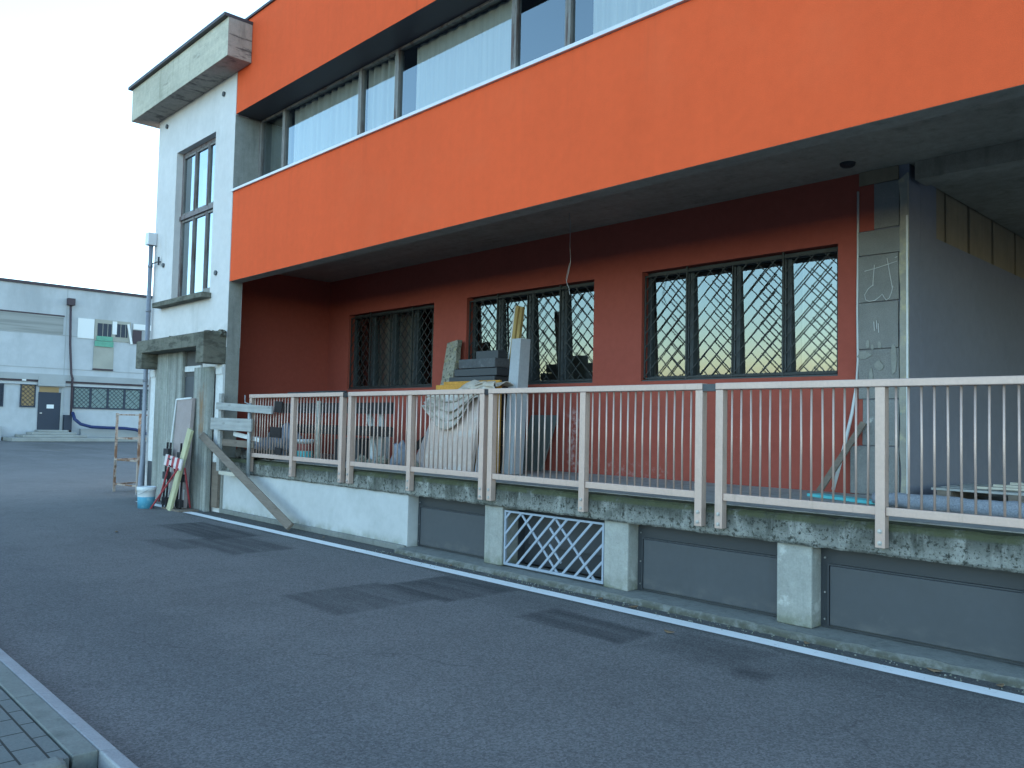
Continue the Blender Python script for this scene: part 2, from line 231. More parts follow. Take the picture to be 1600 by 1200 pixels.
# ------------------------------------------------------------------ geometry helpers
class MB:
    def __init__(s): s.v = []; s.f = []
    def add(s, vs, fs):
        k = len(s.v); s.v += [tuple(p) for p in vs]; s.f += [tuple(i+k for i in f) for f in fs]; return s
    def box(s, x0, x1, y0, y1, z0, z1):
        return s.add([(x0,y0,z0),(x1,y0,z0),(x1,y1,z0),(x0,y1,z0),(x0,y0,z1),(x1,y0,z1),(x1,y1,z1),(x0,y1,z1)],
                     [(0,3,2,1),(4,5,6,7),(0,1,5,4),(1,2,6,5),(2,3,7,6),(3,0,4,7)])
    def bar(s, a, b, w, t, side=(0,-1,0)):
        """rectangular bar from a to b; t measured along side, w across it"""
        a = Vector(a); b = Vector(b); d = (b-a).normalized(); n = Vector(side); n = (n - d*n.dot(d)).normalized(); u = d.cross(n)
        P = []
        for p in (a, b):
            for su, sn in ((-1,-1),(1,-1),(1,1),(-1,1)): P.append(p + u*(w/2*su) + n*(t/2*sn))
        return s.add(P, [(0,3,2,1),(4,5,6,7),(0,1,5,4),(1,2,6,5),(2,3,7,6),(3,0,4,7)])
    def tube(s, pts, r, n=8):
        pts = [Vector(p) for p in pts]; k = len(s.v); rings = []
        ref = Vector((0.13, 0.31, 0.94))
        for i, p in enumerate(pts):
            d = ((pts[min(i+1, len(pts)-1)] - pts[max(i-1, 0)])).normalized()
            rr = ref if abs(d.dot(ref)) < 0.95 else Vector((1, 0, 0))
            u = d.cross(rr).normalized(); w = d.cross(u); R = r[i] if isinstance(r, (list, tuple)) else r
            for j in range(n):
                a = 2*math.pi*j/n; s.v.append(tuple(p + u*(R*math.cos(a)) + w*(R*math.sin(a))))
        for i in range(len(pts)-1):
            for j in range(n):
                a = k+i*n+j; b = k+i*n+(j+1) % n; s.f.append((a, b, b+n, a+n))
        s.f.append(tuple(k+j for j in reversed(range(n)))); e = k+(len(pts)-1)*n; s.f.append(tuple(e+j for j in range(n)))
        return s
    def prism(s, poly, z0, z1):
        n = len(poly); return s.add([(x, y, z0) for x, y in poly] + [(x, y, z1) for x, y in poly],
            [tuple(reversed(range(n))), tuple(range(n, 2*n))] + [(i, (i+1) % n, (i+1) % n+n, i+n) for i in range(n)])
    def plate(s, poly, y0, y1):                                 # poly in (x,z)
        n = len(poly); return s.add([(x, y0, z) for x, z in poly] + [(x, y1, z) for x, z in poly],
            [tuple(range(n)), tuple(reversed(range(n, 2*n)))] + [((i+1) % n, i, i+n, (i+1) % n+n) for i in range(n)])
    def lathe(s, prof, n=24, c=(0, 0, 0)):
        k = len(s.v)
        for r, z in prof:
            for j in range(n): a = 2*math.pi*j/n; s.v.append((c[0]+r*math.cos(a), c[1]+r*math.sin(a), c[2]+z))
        for i in range(len(prof)-1):
            for j in range(n): a = k+i*n+j; b = k+i*n+(j+1) % n; s.f.append((a, b, b+n, a+n))
        return s
    def lump(s, c, r, seed=0, sub=2, amp=0.35, sq=(1, 1, 1)):
        bm = bmesh.new(); bmesh.ops.create_icosphere(bm, subdivisions=sub, radius=1)
        idx = {}
        k = len(s.v)
        for i, v in enumerate(bm.verts):
            idx[v] = i; d = 1 + amp*noise.noise(v.co*1.7 + Vector((seed*3.1, seed*1.7, seed)))*1.6
            s.v.append((c[0]+v.co.x*r*d*sq[0], c[1]+v.co.y*r*d*sq[1], c[2]+v.co.z*r*d*sq[2]))
        for f in bm.faces: s.f.append(tuple(k+idx[v] for v in f.verts))
        bm.free(); return s
    def build(s, name, mat, parent=None, bevel=0.0, smooth=False, recalc=True):
        me = bpy.data.meshes.new(name); me.from_pydata(s.v, [], s.f); me.update()
        if recalc:
            bm = bmesh.new(); bm.from_mesh(me); bmesh.ops.recalc_face_normals(bm, faces=bm.faces); bm.to_mesh(me); bm.free()
        mats = mat if isinstance(mat, (list, tuple)) else [mat]
        for q in mats: me.materials.append(MT[q] if isinstance(q, str) else q)
        o = bpy.data.objects.new(name, me); scene.collection.objects.link(o)
        if parent is not None:
            o.parent = parent; bpy.context.view_layer.update() if False else None
            loc = parent_world(parent); o.location = (-loc[0], -loc[1], -loc[2])
        if smooth:
            for p in me.polygons: p.use_smooth = True
        if bevel:
            b = o.modifiers.new("bevel", 'BEVEL'); b.width = bevel; b.segments = 2; b.limit_method = 'ANGLE'
        return o
def parent_world(o):
    p = Vector((0, 0, 0))
    while o is not None: p += o.location; o = o.parent
    return p
def tag(o, label=None, cat=None, group=None, kind=None):
    if label: o["label"] = label
    if cat: o["category"] = cat
    if group: o["group"] = group
    if kind: o["kind"] = kind
    return o
def thing(name, label, cat, loc, group=None):
    o = bpy.data.objects.new(name, None); scene.collection.objects.link(o); o.location = loc; o.empty_display_size = 0.2
    return tag(o, label, cat, group)
def solo(mb, name, mat, label, cat, origin, group=None, bevel=0.0, smooth=False):   # a thing that is one mesh, origin at its base
    mb.v = [(x-origin[0], y-origin[1], z-origin[2]) for x, y, z in mb.v]
    o = mb.build(name, mat, None, bevel, smooth); o.location = origin; return tag(o, label, cat, group)
def copy_tree(o, parent=None):
    c = o.copy(); scene.collection.objects.link(c); c.parent = parent
    for ch in list(o.children): copy_tree(ch, c)
    return c
def wall_with_holes(mb, x0, x1, y0, y1, z0, z1, holes):
    """wall along x pierced by holes (hx0,hx1,hz0,hz1) sorted in x, non overlapping in x"""
    x = x0
    for hx0, hx1, hz0, hz1 in holes:
        mb.box(x, hx0, y0, y1, z0, z1); mb.box(hx0, hx1, y0, y1, z0, hz0); mb.box(hx0, hx1, y0, y1, hz1, z1); x = hx1
    mb.box(x, x1, y0, y1, z0, z1); return mb
def drape(x0, x1, y, z0, z1, waves, amp, nx=None, seed=0, jit=0.3):
    mb = MB(); nx = nx or int((x1-x0)*60)+2; k = 0; zs = [z0, (z0+z1)/2, z1]; ph = random.random()*6
    for z in zs:
        for i in range(nx):
            x = x0+(x1-x0)*i/(nx-1); w = x*waves
            mb.v.append((x, y + amp*(math.sin(w*6.283+ph) + jit*math.sin(w*15.1+ph*2) + jit*noise.noise(Vector((x*3, z, seed)))), z))
    for j in range(2):
        for i in range(nx-1): a = j*nx+i; mb.f.append((a, a+1, a+1+nx, a+nx))
    return mb

# ------------------------------------------------------------------ the setting: ground
g = MB(); g.add([(-400, -300, 0), (300, -300, 0), (300, 400, 0), (-400, 400, 0)], [(0, 1, 2, 3)])
tag(g.build("road", 'asphalt'), kind="structure")
g = MB(); N = 60
for i in range(N):                                               # painted edge line with slightly uneven edges
    xa = -16.2 + 24.2*i/N; xb = -16.2 + 24.2*(i+1)/N
    ya = 5.715+0.010*noise.noise(Vector((xa, 0, 0))); yb = 5.715+0.010*noise.noise(Vector((xb, 0, 0)))
    g.add([(xa, ya, 0.004), (xb, yb, 0.004), (xb, yb+0.16, 0.004), (xa, ya+0.16, 0.004)], [(0, 1, 2, 3)])
tag(g.build("road_edge_line", 'paint'), kind="structure")
# near pavement: kerb with painted edge, joint, block paving, dropped end
KX = -3.95
g = MB(); g.box(-90, KX, -14, 1.165, -0.1, 0.118); tag(g.build("pavement", 'paving'), kind="structure")
g = MB()
x = KX
while x > -60:
    g.box(x-0.994, x, 1.178, 1.285, -0.1, 0.122); x -= 1.0
tag(g.build("pavement_kerb", 'kerb', bevel=0.006), kind="structure")
g = MB()
x = KX
while x > -60:
    g.plate([(0, 0)], 0, 0) if False else None
    g.add([(x-0.996, 1.287, -0.1), (x, 1.287, -0.1), (x, 1.287, 0.121), (x-0.996, 1.287, 0.121), (x-0.996, 1.372, -0.1), (x, 1.372, -0.1), (x, 1.365, 0.108), (x-0.996, 1.365, 0.108), ],
          [(0, 3, 2, 1), (3, 7, 6, 2), (7, 4, 5, 6), (0, 4, 7, 3), (1, 2, 6, 5), (0, 1, 5, 4)]); x -= 1.0
# the painted edge goes on along the dropped driveway
g.add([(KX+0.004, 1.287, -0.1), (2.5, 1.287, -0.1), (2.5, 1.287, 0.121), (KX+0.004, 1.287, 0.121), (KX+0.004, 1.372, -0.1), (2.5, 1.372, -0.1), (2.5, 1.365, 0.108), (KX+0.004, 1.365, 0.108)],
      [(0, 3, 2, 1), (3, 7, 6, 2), (7, 4, 5, 6), (0, 4, 7, 3), (1, 2, 6, 5), (0, 1, 5, 4)])
tag(g.build("pavement_edge_strip", 'kerbpaint', bevel=0.008), kind="structure")
g = MB(); g.box(KX+0.008, KX+0.13, -2, 1.13, -0.1, 0.150); tag(g.build("driveway_kerb", 'kerb', bevel=0.03), kind="structure")
g = MB(); g.box(KX+0.14, KX+0.42, 1.10, 1.20, -0.1, 0.10); g.box(KX+0.14, 2.5, -6, 1.09, -0.1, 0.06); g.box(KX+0.43, 2.5, 1.10, 1.28, -0.1, 0.112); tag(g.build("driveway", 'kerb', bevel=0.01), kind="structure")

# ------------------------------------------------------------------ orange building
YF = 6.20; YB = 8.80
XL = -13.58; XR = 7.0
OB = thing("factory_building", "orange rendered factory building with ribbon window upstairs and barred windows under its overhang", "building", (-5, 10, 0))
def fascia(g, under='soffit'):
    o = g.build("fascia", ['orange', under], OB, bevel=0.006)
    for p in o.data.polygons:
        if p.normal.z < -0.9 or p.normal.y > 0.9: p.material_index = 1
g = MB(); g.box(XL, XR, YF, 6.42, 3.95, 5.50)
fascia(g)
g = MB(); g.box(XL+0.002, XR, YF, 6.60, 6.87, 8.42)
fascia(g, 'coping')  # underside and back coloured near black to deepen the shade there
g = MB(); g.box(XL-0.03, XR, YF-0.03, 6.75, 8.42, 8.46); g.build("coping", 'coping', OB)
g = MB(); g.box(XL-0.01, XR, YF-0.035, 6.60, 5.502, 5.545); g.build("window_ledge", 'flash', OB, bevel=0.004)
g = MB(); g.box(-14.64, XR, 6.421, 17.0, 4.40, 4.62); g.build("soffit", 'soffit', OB)
g = MB(); g.box(XL, XR, 6.42, 6.66, 4.62, 5.50); g.build("parapet_wall", 'conc', OB)
g = MB(); g.box(XL, XR, 6.60, 17.0, 6.875, 7.1); g.build("window_head", 'coping', OB)  # dark colour adds to the shade above the ribbon window
g = MB(); g.box(XL-1.0, XR, 9.6, 9.7, 4.62, 6.875); g.box(XL, XR, 16.9, 17.1, 0, 8.3); g.box(XR-0.2, XR, 6.7, 17, 4.63, 8.2); g.box(XL, XL+0.1, 6.72, 9.6, 4.62, 6.87)
g.build("inner_wall", 'room', OB)
g = MB(); g.box(XL, XR, 6.75, 17, 8.2, 8.4); g.build("roof", 'coping', OB)
# ground-floor back wall with three window openings
WX = [(-13.90, -11.22), (-10.35, -7.60), (-6.76, -4.08)]; WZ = (2.21, 3.67)
g = wall_with_holes(MB(), -14.64, -3.845, YB, YB+0.28, 0.90, 4.40, [(a, b, *WZ) for a, b in WX])
g.build("rear_wall", 'red', OB)
g = MB(); g.box(-14.80, -14.64, 6.44, YB+0.28, 0.5, 4.40); g.build("side_wall", 'red', OB)
g = MB(); g.box(-14.64, -3.9, 11.6, 11.7, 0.9, 4.4); g.box(-14.70, -14.64, 9.1, 11.6, 0.9, 4.4); g.box(-4.0, -3.9, 9.1, 11.6, 0.9, 4.4); g.build("inner_wall", 'room', OB)
# pilaster being clad: insulation panels, adhesive strip, bare red patches
g = MB(); g.box(-3.845, -3.322, YB-0.004, YB+0.30, 0.90, 4.40); PIL = g.build("pilaster", 'greywall', OB)
for a, b, c, d in ((-3.84, -3.68, 3.755, 4.25), (-3.84, -3.80, 1.46, 1.95)):
    g = MB(); g.box(a, b, YB-0.012, YB-0.0045, c, d); g.build("red_patch", 'red', PIL)
def ipanel(x0, x1, z0, z1, y=0.03, mat='insul'):
    j = lambda: random.uniform(-0.004, 0.004)
    p = MB(); p.plate([(x0+j(), z0+j()), (x1+j(), z0+j()), (x1+j(), z1+j()), (x0+j(), z1+j())], YB-y+random.uniform(-0.004, 0.004), YB-0.003); return p.build("insulation_panel", mat, PIL, bevel=0.004)
ipanel(-3.835, -3.425, 4.255, 4.398, 0.026, 'brownpanel'); ipanel(-3.675, -3.415, 3.765, 4.245)
ipanel(-3.84, -3.41, 3.49, 3.745); ipanel(-3.84, -3.42, 2.985, 3.48); ipanel(-3.84, -3.425, 2.485, 2.975); ipanel(-3.84, -3.42, 1.955, 2.475)
ipanel(-3.795, -3.42, 1.465, 1.945); ipanel(-3.93, -3.42, 0.95, 1.455)
g = MB(); pts = []; z = 0.95
lft = []
while z < 4.30: lft.append((-3.405+0.035*noise.noise(Vector((z*2.2, 1, 0))) , z)); z += 0.08
g.plate([(-3.325, 0.95)] + [(-3.325, 4.3)] + list(reversed(lft)), YB-0.042, YB-0.004); g.build("adhesive_strip", 'adhesive', PIL)
g = MB(); g.box(-3.338, -3.318, YB-0.050, YB-0.043, 0.95, 3.85); g.build("corner_bead", 'white', PIL)
yc = YB-0.040
def stroke(pts): MB().tube([(x, yc+random.uniform(-0.0015, 0.0015), z) for x, z in pts], 0.0042, 5).build("chalk_stroke", 'chalk', PIL)
stroke([(-3.77, 3.318), (-3.66, 3.335), (-3.53, 3.362), (-3.43, 3.385)]); stroke([(-3.665, 3.375), (-3.672, 3.30), (-3.678, 3.21), (-3.682, 3.15)])
stroke([(-3.675, 3.165), (-3.73, 3.125), (-3.768, 3.065), (-3.76, 3.01), (-3.72, 2.99), (-3.66, 2.995), (-3.61, 3.03), (-3.585, 3.055), (-3.565, 3.02), (-3.54, 2.985), (-3.51, 3.01), (-3.49, 3.06), (-3.475, 3.13)])
stroke([(-3.535, 3.43), (-3.522, 3.36), (-3.505, 3.25), (-3.488, 3.16), (-3.482, 3.11)]); stroke([(-3.455, 3.425), (-3.43, 3.43)])
for x, z, a in [(-3.665, 2.72, 0.10), (-3.64, 2.735, 0.09), (-3.62, 2.70, 0.10)]: stroke([(x, z-a/2), (x-0.006, z+a/2)])
sm = MB()
for x, z, w, h in [(-3.735, 2.535, 0.022, 0.045), (-3.69, 2.50, 0.02, 0.04), (-3.615, 2.52, 0.018, 0.05), (-3.775, 2.42, 0.075, 0.04), (-3.70, 2.20, 0.02, 0.09), (-3.47, 2.36, 0.03, 0.16), (-3.62, 2.30, 0.05, 0.05)]:
    n = 9; sm.plate([(x+w*math.cos(6.283*i/n)*random.uniform(.7, 1.2), z+h*math.sin(6.283*i/n)*random.uniform(.7, 1.2)) for i in range(n)], YB-0.0385, YB-0.030)
sm.build("plaster_smear", 'conc', PIL)
# passage on the right: grey wall, panels over it, ceiling beam
g = MB(); g.box(-3.62, -3.32, YB+0.30, 17, 0.90, 3.74); g.box(-3.62, -3.321, YB+0.30, 9.55, 3.74, 4.40); g.build("passage_wall", 'greywall', OB)
for i, (a, b) in enumerate([(9.56, 9.86), (9.92, 10.62), (10.70, 11.50), (11.58, 12.45), (12.53, 13.4), (13.48, 14.3), (14.38, 15.4), (15.48, 16.9)]):
    p = MB(); p.box(-3.60, -3.345, a, b, 3.742, 4.398); p.build("concrete_panel", 'brownpanel', OB)
g = MB(); g.box(-3.62, -3.42, 9.56, 16.9, 3.742, 4.39); g.build("panel_backing", 'room', OB)
g = MB(); g.box(-3.26, XR, YB-0.02, YB+0.28, 4.21, 4.398); g.build("ceiling_beam", 'soffit', OB)
g = MB(); g.box(-3.318, XR, YB+0.281, 16.9, 4.30, 4.398); g.build("ceiling", 'soffit', OB)
g = MB(); g.lathe([(0.0, 4.36), (0.055, 4.36), (0.075, 4.375), (0.08, 4.399)], 20, (-3.78, 8.37, 0)); g.build("ceiling_lamp_base", 'black', OB, smooth=True)
# ribbon window upstairs
YU = 6.66
mull = [-13.56, -12.72, -10.40, -9.47, -7.08, -6.20, -3.83, -2.95, -0.58, 0.30, 2.67, 3.55, 5.92, 6.8]
W = MB()
W.box(mull[0], mull[-1], YU, YU+0.07, 5.548, 5.62); W.box(mull[0], mull[-1], YU, YU+0.07, 6.835, 6.872)
RW = W.build("ribbon_window", 'greyframe', OB, bevel=0.004)
for i, xm in enumerate(mull):
    w = 0.042
    p = MB(); p.box(xm-w, xm-0.008, YU-0.012, YU+0.075, 5.62, 6.835); p.box(xm+0.008, xm+w, YU-0.012, YU+0.075, 5.62, 6.835); p.box(xm-0.007, xm+0.007, YU-0.01, YU+0.07, 5.62, 6.835)
    p.build("mullion", 'greyframe', RW, bevel=0.004)
for i in range(len(mull)-1):
    a, b = mull[i]+0.043, mull[i+1]-0.043
    p = MB(); p.add([(a, YU+0.03, 5.62), (b, YU+0.03, 5.62), (b, YU+0.03, 6.835), (a, YU+0.03, 6.835)], [(0, 1, 2, 3)]); p.build("pane", 'glassup', RW, recalc=False)
for a, b, wv, am in [(-13.45, -12.75, 3, .02), (-12.6, -10.45, 5, .03), (-10.33, -9.5, 6, .05), (-9.22, -7.14, 5, .012), (-5.95, -3.9, 6, .02), (-3.7, -1.0, 5, .02), (-0.4, 2.5, 5, .02)]:
    p = drape(a, b, YU+0.15, 5.56, 6.86, wv, am); p.build("curtain", 'curtain' if a > -13 else 'blind', RW, recalc=False, smooth=True)

# barred ground-floor windows
def barred_window(x0, x1, mirror, blinds):
    z0, z1 = WZ; yg = YB+0.165
    n = 4; q = (x1-x0)/n
    F = MB(); F.box(x0, x1, yg-0.03, yg+0.05, z0, z0+0.07); F.box(x0, x1, yg-0.03, yg+0.05, z1-0.07, z1); F.box(x0, x0+0.06, yg-0.03, yg+0.05, z0+0.07, z1-0.07); F.box(x1-0.06, x1, yg-0.03, yg+0.05, z0+0.07, z1-0.07)
    for i in range(1, n):
        xm = x0+q*i; F.box(xm-0.058, xm-0.006, yg-0.035, yg+0.05, z0+0.07, z1-0.07); F.box(xm+0.006, xm+0.058, yg-0.035, yg+0.05, z0+0.07, z1-0.07); F.box(xm-0.005, xm+0.005, yg-0.02, yg+0.04, z0+0.07, z1-0.07)
    w = F.build("window", 'frame', OB, bevel=0.004)
    for i in range(n):
        a = x0+q*i+0.06; b = x0+q*(i+1)-0.06
        t = random.uniform(-0.003, 0.003); e = 0.021
        p = MB(); p.add([(a, yg+0.01+t+e, z0+0.07), (b, yg+0.01-t+e, z0+0.07), (b, yg+0.01-t-e, z1-0.07), (a, yg+0.01+t-e, z1-0.07)], [(0, 1, 2, 3)]); p.build("pane", 'glass', w, recalc=False)
    yb = YB+0.055; G = MB(); B = 0.012
    xa, xb, za, zb = x0+0.012, x1-0.012, z0+0.03, z1-0.05
    for c in ((xa, xa+0.02, za, zb), (xb-0.02, xb, za, zb), (xa, xb, za, za+0.02), (xa, xb, zb-0.02, zb)): G.box(c[0], c[1], yb-0.010, yb+0.010, c[2], c[3])
    qq = (xb-xa)/n
    for i in (1, 2, 3):
        G.box(xa+qq*i-(0.011 if i != 2 else 0.008), xa+qq*i+(0.011 if i != 2 else 0.008), yb-0.013, yb+0.013, za-0.02, zb+(0.05 if i != 2 else 0))
    sp = 0.19
    def clip(xs, zs, xe, ze):                                    # clip slanted rod to za..zb
        if zs > ze: xs, zs, xe, ze = xe, ze, xs, zs
        if ze <= za or zs >= zb: return None
        if zs < za: t = (za-zs)/(ze-zs); xs, zs = xs+(xe-xs)*t, za
        if ze > zb: t = (zb-zs)/(ze-zs); xe, ze = xs+(xe-xs)*t, zb
        if ze-zs < 0.03: return None
        return xs, zs, xe, ze
    for i in range(n):
        L = xa+qq*i; R = L+qq
        for k in range(-9, 14):
            zL = za+0.02+k*sp
            for kind in (0, 1):
                if kind == 0: seg = (L, zL, L+0.88*qq, zL+0.88*qq*1.02)          # rising rod from the left edge
                else:         seg = (R, zL+0.03, R-0.63*qq, zL+0.03+0.63*qq*1.02) # falling rod from the right edge
                if mirror: seg = (L+R-seg[0], seg[1], L+R-seg[2], seg[3])
                c = clip(*seg)
                if c: G.bar((c[0], yb+(0.0055 if kind else -0.0055), c[1]), (c[2], yb+(0.0055 if kind else -0.0055), c[3]), 0.011, 0.0105)
    G.build("grille", 'grille', w)
    for a, b, mt in blinds:
        p = drape(a, b, yg+0.25, z0, z1+0.1, 5, 0.02); p.build("curtain", mt, w, recalc=False, smooth=True)
    s_ = MB(); s_.box(x0-0.002, x1+0.002, YB-0.012, YB+0.09, z0-0.022, z0-0.001) if False else s_.box(x0+0.003, x1-0.003, YB+0.02, YB+0.10, z0+0.0005, z0+0.018); s_.build("sill", 'frame', w)
barred_window(*WX[0], False, [(-13.4, -12.95, 'blind'), (-12.75, -12.2, 'blind'), (-11.75, -11.3, 'blind')])
barred_window(*WX[1], True, [])
barred_window(*WX[2], False, [(-4.7, -4.15, 'blind')])
# hanging wire
g = MB(); g.tube([(-7.32, 7.95, 4.40), (-7.25, 7.9, 4.25), (-7.25, 7.9, 3.95), (-7.235, 7.9, 3.72), (-7.28, 7.9, 3.55), (-7.30, 7.9, 3.48), (-7.25, 7.9, 3.38), (-7.235, 7.9, 3.30)], 0.004, 5)
g.tube([(-7.25, 7.9, 3.72), (-7.31, 7.9, 3.52), (-7.28, 7.9, 3.42)], 0.003, 5); g.build("hanging_wire", 'galv', OB)
# conduit down the red wall
g = MB(); g.tube([(-3.85, YB-0.02, 4.2), (-3.85, YB-0.02, 3.5), (-3.856, YB-0.02, 2.9), (-3.85, YB-0.022, 2.4), (-3.86, YB-0.03, 2.1), (-3.90, YB-0.05, 1.8), (-3.97, YB-0.10, 1.4), (-4.05, YB-0.17, 0.98)], [0.012]*4+[0.014, 0.018, 0.02, 0.02], 8)
g.build("conduit", 'pvc', OB, smooth=True)

# ------------------------------------------------------------------ white stair tower
TX0, TX1 = -17.10, -13.60
TW = thing("stair_tower", "narrow white plastered stair tower with tall window beside the orange building", "building", (-15.3, 8, 0))
holes = [(-16.13, -14.37, 3.83, 6.76)]
g = wall_with_holes(MB(), TX0, TX1, YF, YF+0.24, 2.821, 7.62, holes); g.box(TX0, -15.27, YF, YF+0.24, 0, 2.821); g.box(-14.55, -13.66, YF, YF+0.24, 0, 2.821); g.build("wall", 'plaster', TW)
g = MB(); g.box(TX1-0.05, TX1+0.001, YF+0.004, 6.435, 0.0, 3.948); g.box(TX1-0.25, TX1+0.001, YF+0.004, 6.72, 5.545, 6.868); g.box(-14.78, TX1-0.05, 6.25, 6.435, 0.0, 3.95); g.build("side_wall", 'conc', TW)
g = MB(); g.box(TX0, TX0+0.25, YF+0.241, 14, 0, 7.6); g.box(TX0, -14.81, 13.8, 14, 0, 7.6); g.box(-14.60, -14.40, 8.0, 13.8, 4.65, 7.6); g.build("rear_wall", 'plaster', TW)
g = MB(); g.box(TX0+0.25, -14.85, 8.2, 8.3, 0, 7.6); g.box(-14.85, TX1-0.05, 8.2, 8.3, 4.65, 7.6); g.build("inner_wall", 'room', TW)
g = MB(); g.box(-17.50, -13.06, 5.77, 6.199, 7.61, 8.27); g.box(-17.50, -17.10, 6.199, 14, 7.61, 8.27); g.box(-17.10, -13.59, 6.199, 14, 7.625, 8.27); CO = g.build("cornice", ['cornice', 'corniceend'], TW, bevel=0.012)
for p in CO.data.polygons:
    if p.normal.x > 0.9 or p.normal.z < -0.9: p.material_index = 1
g = MB(); g.box(-17.56, -13.06, 5.70, 14.05, 8.27, 8.325); g.build("coping", 'coping', TW)
g = MB(); g.box(-16.62, -14.30, 6.02, 6.42, 3.735, 3.83); g.build("window_sill", 'canopy', TW, bevel=0.008)
# tower window: upper and lower sashes in three columns
yt = 6.32; F = MB(); x0, x1, z0, z1, zt = -16.13, -14.37, 3.83, 6.76, 5.47
F.box(x0, x0+0.06, yt, yt+0.06, z0, z1); F.box(x1-0.06, x1, yt, yt+0.06, z0, z1); F.box(x0+0.06, x1-0.06, yt, yt+0.06, z1-0.07, z1); F.box(x0+0.06, x1-0.06, yt, yt+0.06, z0, z0+0.05); F.box(x0, x1, yt-0.03, yt+0.07, zt-0.04, zt+0.04)
c1, c2 = x0+0.62, x0+1.20
for xc in (c1, c2): F.box(xc-0.026, xc-0.004, yt-0.008, yt+0.06, z0+0.05, z1-0.07); F.box(xc+0.004, xc+0.026, yt-0.008, yt+0.06, z0+0.05, z1-0.07)
TWW = F.build("window", 'towerframe', TW, bevel=0.004)
for a, b in ((x0+0.06, c1-0.027), (c1+0.027, c2-0.027), (c2+0.027, x1-0.06)):
    for za, zb in ((z0+0.05, zt-0.05), (zt+0.05, z1-0.07)):
        S = MB(); S.box(a, a+0.02, yt+0.005, yt+0.045, za, zb); S.box(b-0.02, b, yt+0.005, yt+0.045, za, zb); S.box(a+0.02, b-0.02, yt+0.005, yt+0.045, za, za+0.04); S.box(a+0.02, b-0.02, yt+0.005, yt+0.045, zb-0.04, zb); S.build("sash", 'greyframe', TWW)
        P = MB(); P.add([(a+0.02, yt+0.03, za+0.04), (b-0.02, yt+0.03, za+0.04), (b-0.02, yt+0.03, zb-0.04), (a+0.02, yt+0.03, zb-0.04)], [(0, 1, 2, 3)]); P.build("pane", 'glasstower', TWW, recalc=False)
for a, b, za, zb in ((x0+0.08, c1+0.05, z0, zt), (c1+0.02, x1, z0, zt), (c1, c2, zt, 6.35), (c2, x1, zt, 6.2)):  # pale curtains also stand in for bright sky reflected in the panes
    p = drape(a, b, yt+0.14, za, zb, 2.5, 0.012); p.build("curtain", 'white', TWW, recalc=False, smooth=True)
# canopy over the old doorway
g = MB(); yc = 5.80
g.plate([(-16.74, 2.53), (-16.44, 2.53), (-16.44, 2.82), (-13.92, 2.82), (-13.92, 2.53), (-13.62, 2.53), (-13.62, 3.06), (-16.74, 3.06)], yc, YF-0.001); g.build("canopy", 'canopy', TW, bevel=0.012)
mo = MB()
for i in range(26):
    mo.lump((-16.6+i*0.118, 6.13-0.04*random.random(), 3.06), random.uniform(0.04, 0.09), i, 2, 0.5, (1.3, 0.8, 0.7))
for i in range(6): mo.lump((-14.2+i*0.1, 5.95+0.2*random.random(), 3.06), random.uniform(0.05, 0.08), i+40, 2, 0.5, (1.3, 1, 0.6))
mo.build("mortar_ridge", 'canopy', TW)
def corrugated(x0, x1, y, z0, z1, pitch, amp, t=0.06):
    poly = []; n = int((x1-x0)/pitch*8)
    for i in range(n+1): x = x0+(x1-x0)*i/n; poly.append((x, y - amp*(0.5+0.5*math.cos(6.283*(x-x0)/pitch))**0.6))
    return MB().prism(poly + [(x1, y+t), (x0, y+t)], z0, z1)
corrugated(-16.50, -15.26, 6.13, 0.02, 2.818, 0.075, 0.022).build("sheet_panel", 'corr', TW)
corrugated(-14.56, -13.90, 6.08, 0.0, 2.488, 0.055, 0.020).build("sheet_panel", 'corr', TW)
g = MB(); g.box(-16.90, -16.63, 6.17, 6.198, 0.73, 2.56); g.build("white_strip", 'white', TW); g = MB(); g.box(-13.885, -13.605, 6.16, 6.198, 0.85, 2.52); g.build("white_strip", 'white', TW)
g = MB(); g.box(-16.88, -16.62, 6.165, 6.198, 0.0, 0.728); g.build("base_strip", 'panel', TW); g = MB(); g.box(-13.87, -13.64, 6.15, 6.198, 0.08, 0.84); g.build("base_strip", 'oldwood', TW)
g = MB(); g.box(-15.26, -14.56, 6.20, 6.26, 0.0, 2.82); D = g.build("door", 'room', TW)
g = MB(); g.box(-15.255, -14.565, 6.17, 6.197, 2.44, 2.54); g.box(-15.02, -14.745, 6.18, 6.196, 0.05, 2.36) if False else None; g.build("door_bar", 'white', D)
g = MB(); g.box(-15.25, -14.57, 6.185, 6.198, 0.05, 2.35); g.build("door_panel", 'panel', D)
for x, z in ((-16.74, 2.45), (-13.73, 2.42)):
    g = MB(); g.box(x-0.12, x+0.12, 6.135, 6.168, z-0.06, z+0.06); g.build("bracket", 'white', TW)
g = MB(); g.tube([(-17.05, 6.11, 5.05), (-17.03, 6.11, 0.95), (-16.97, 6.10, 0.70), (-16.86, 6.05, 0.40), (-16.74, 6.0, 0.22), (-16.66, 5.97, 0.03)], [0.042, 0.042, 0.052, 0.06, 0.06, 0.06], 12)
for z in (1.4, 2.3, 3.7, 4.6): g.tube([(-17.045, 6.11, z), (-17.045, 6.11, z+0.05)], 0.05, 12)
DP = g.build("downpipe", 'pipe', TW, smooth=True)
g = MB(); g.box(-17.15, -16.97, 6.02, 6.195, 5.05, 5.30); g.build("rain_hopper", 'flash', DP, bevel=0.01)
g = MB(); g.tube([(-17.0, 6.12, 4.62), (-16.9, 6.10, 4.66), (-16.78, 6.13, 4.68), (-16.72, 6.2, 4.69)], 0.012, 6); g.tube([(-16.72, 6.15, 4.62), (-16.72, 6.15, 4.78)], 0.02, 6); g.build("cable_hook", 'black', TW)
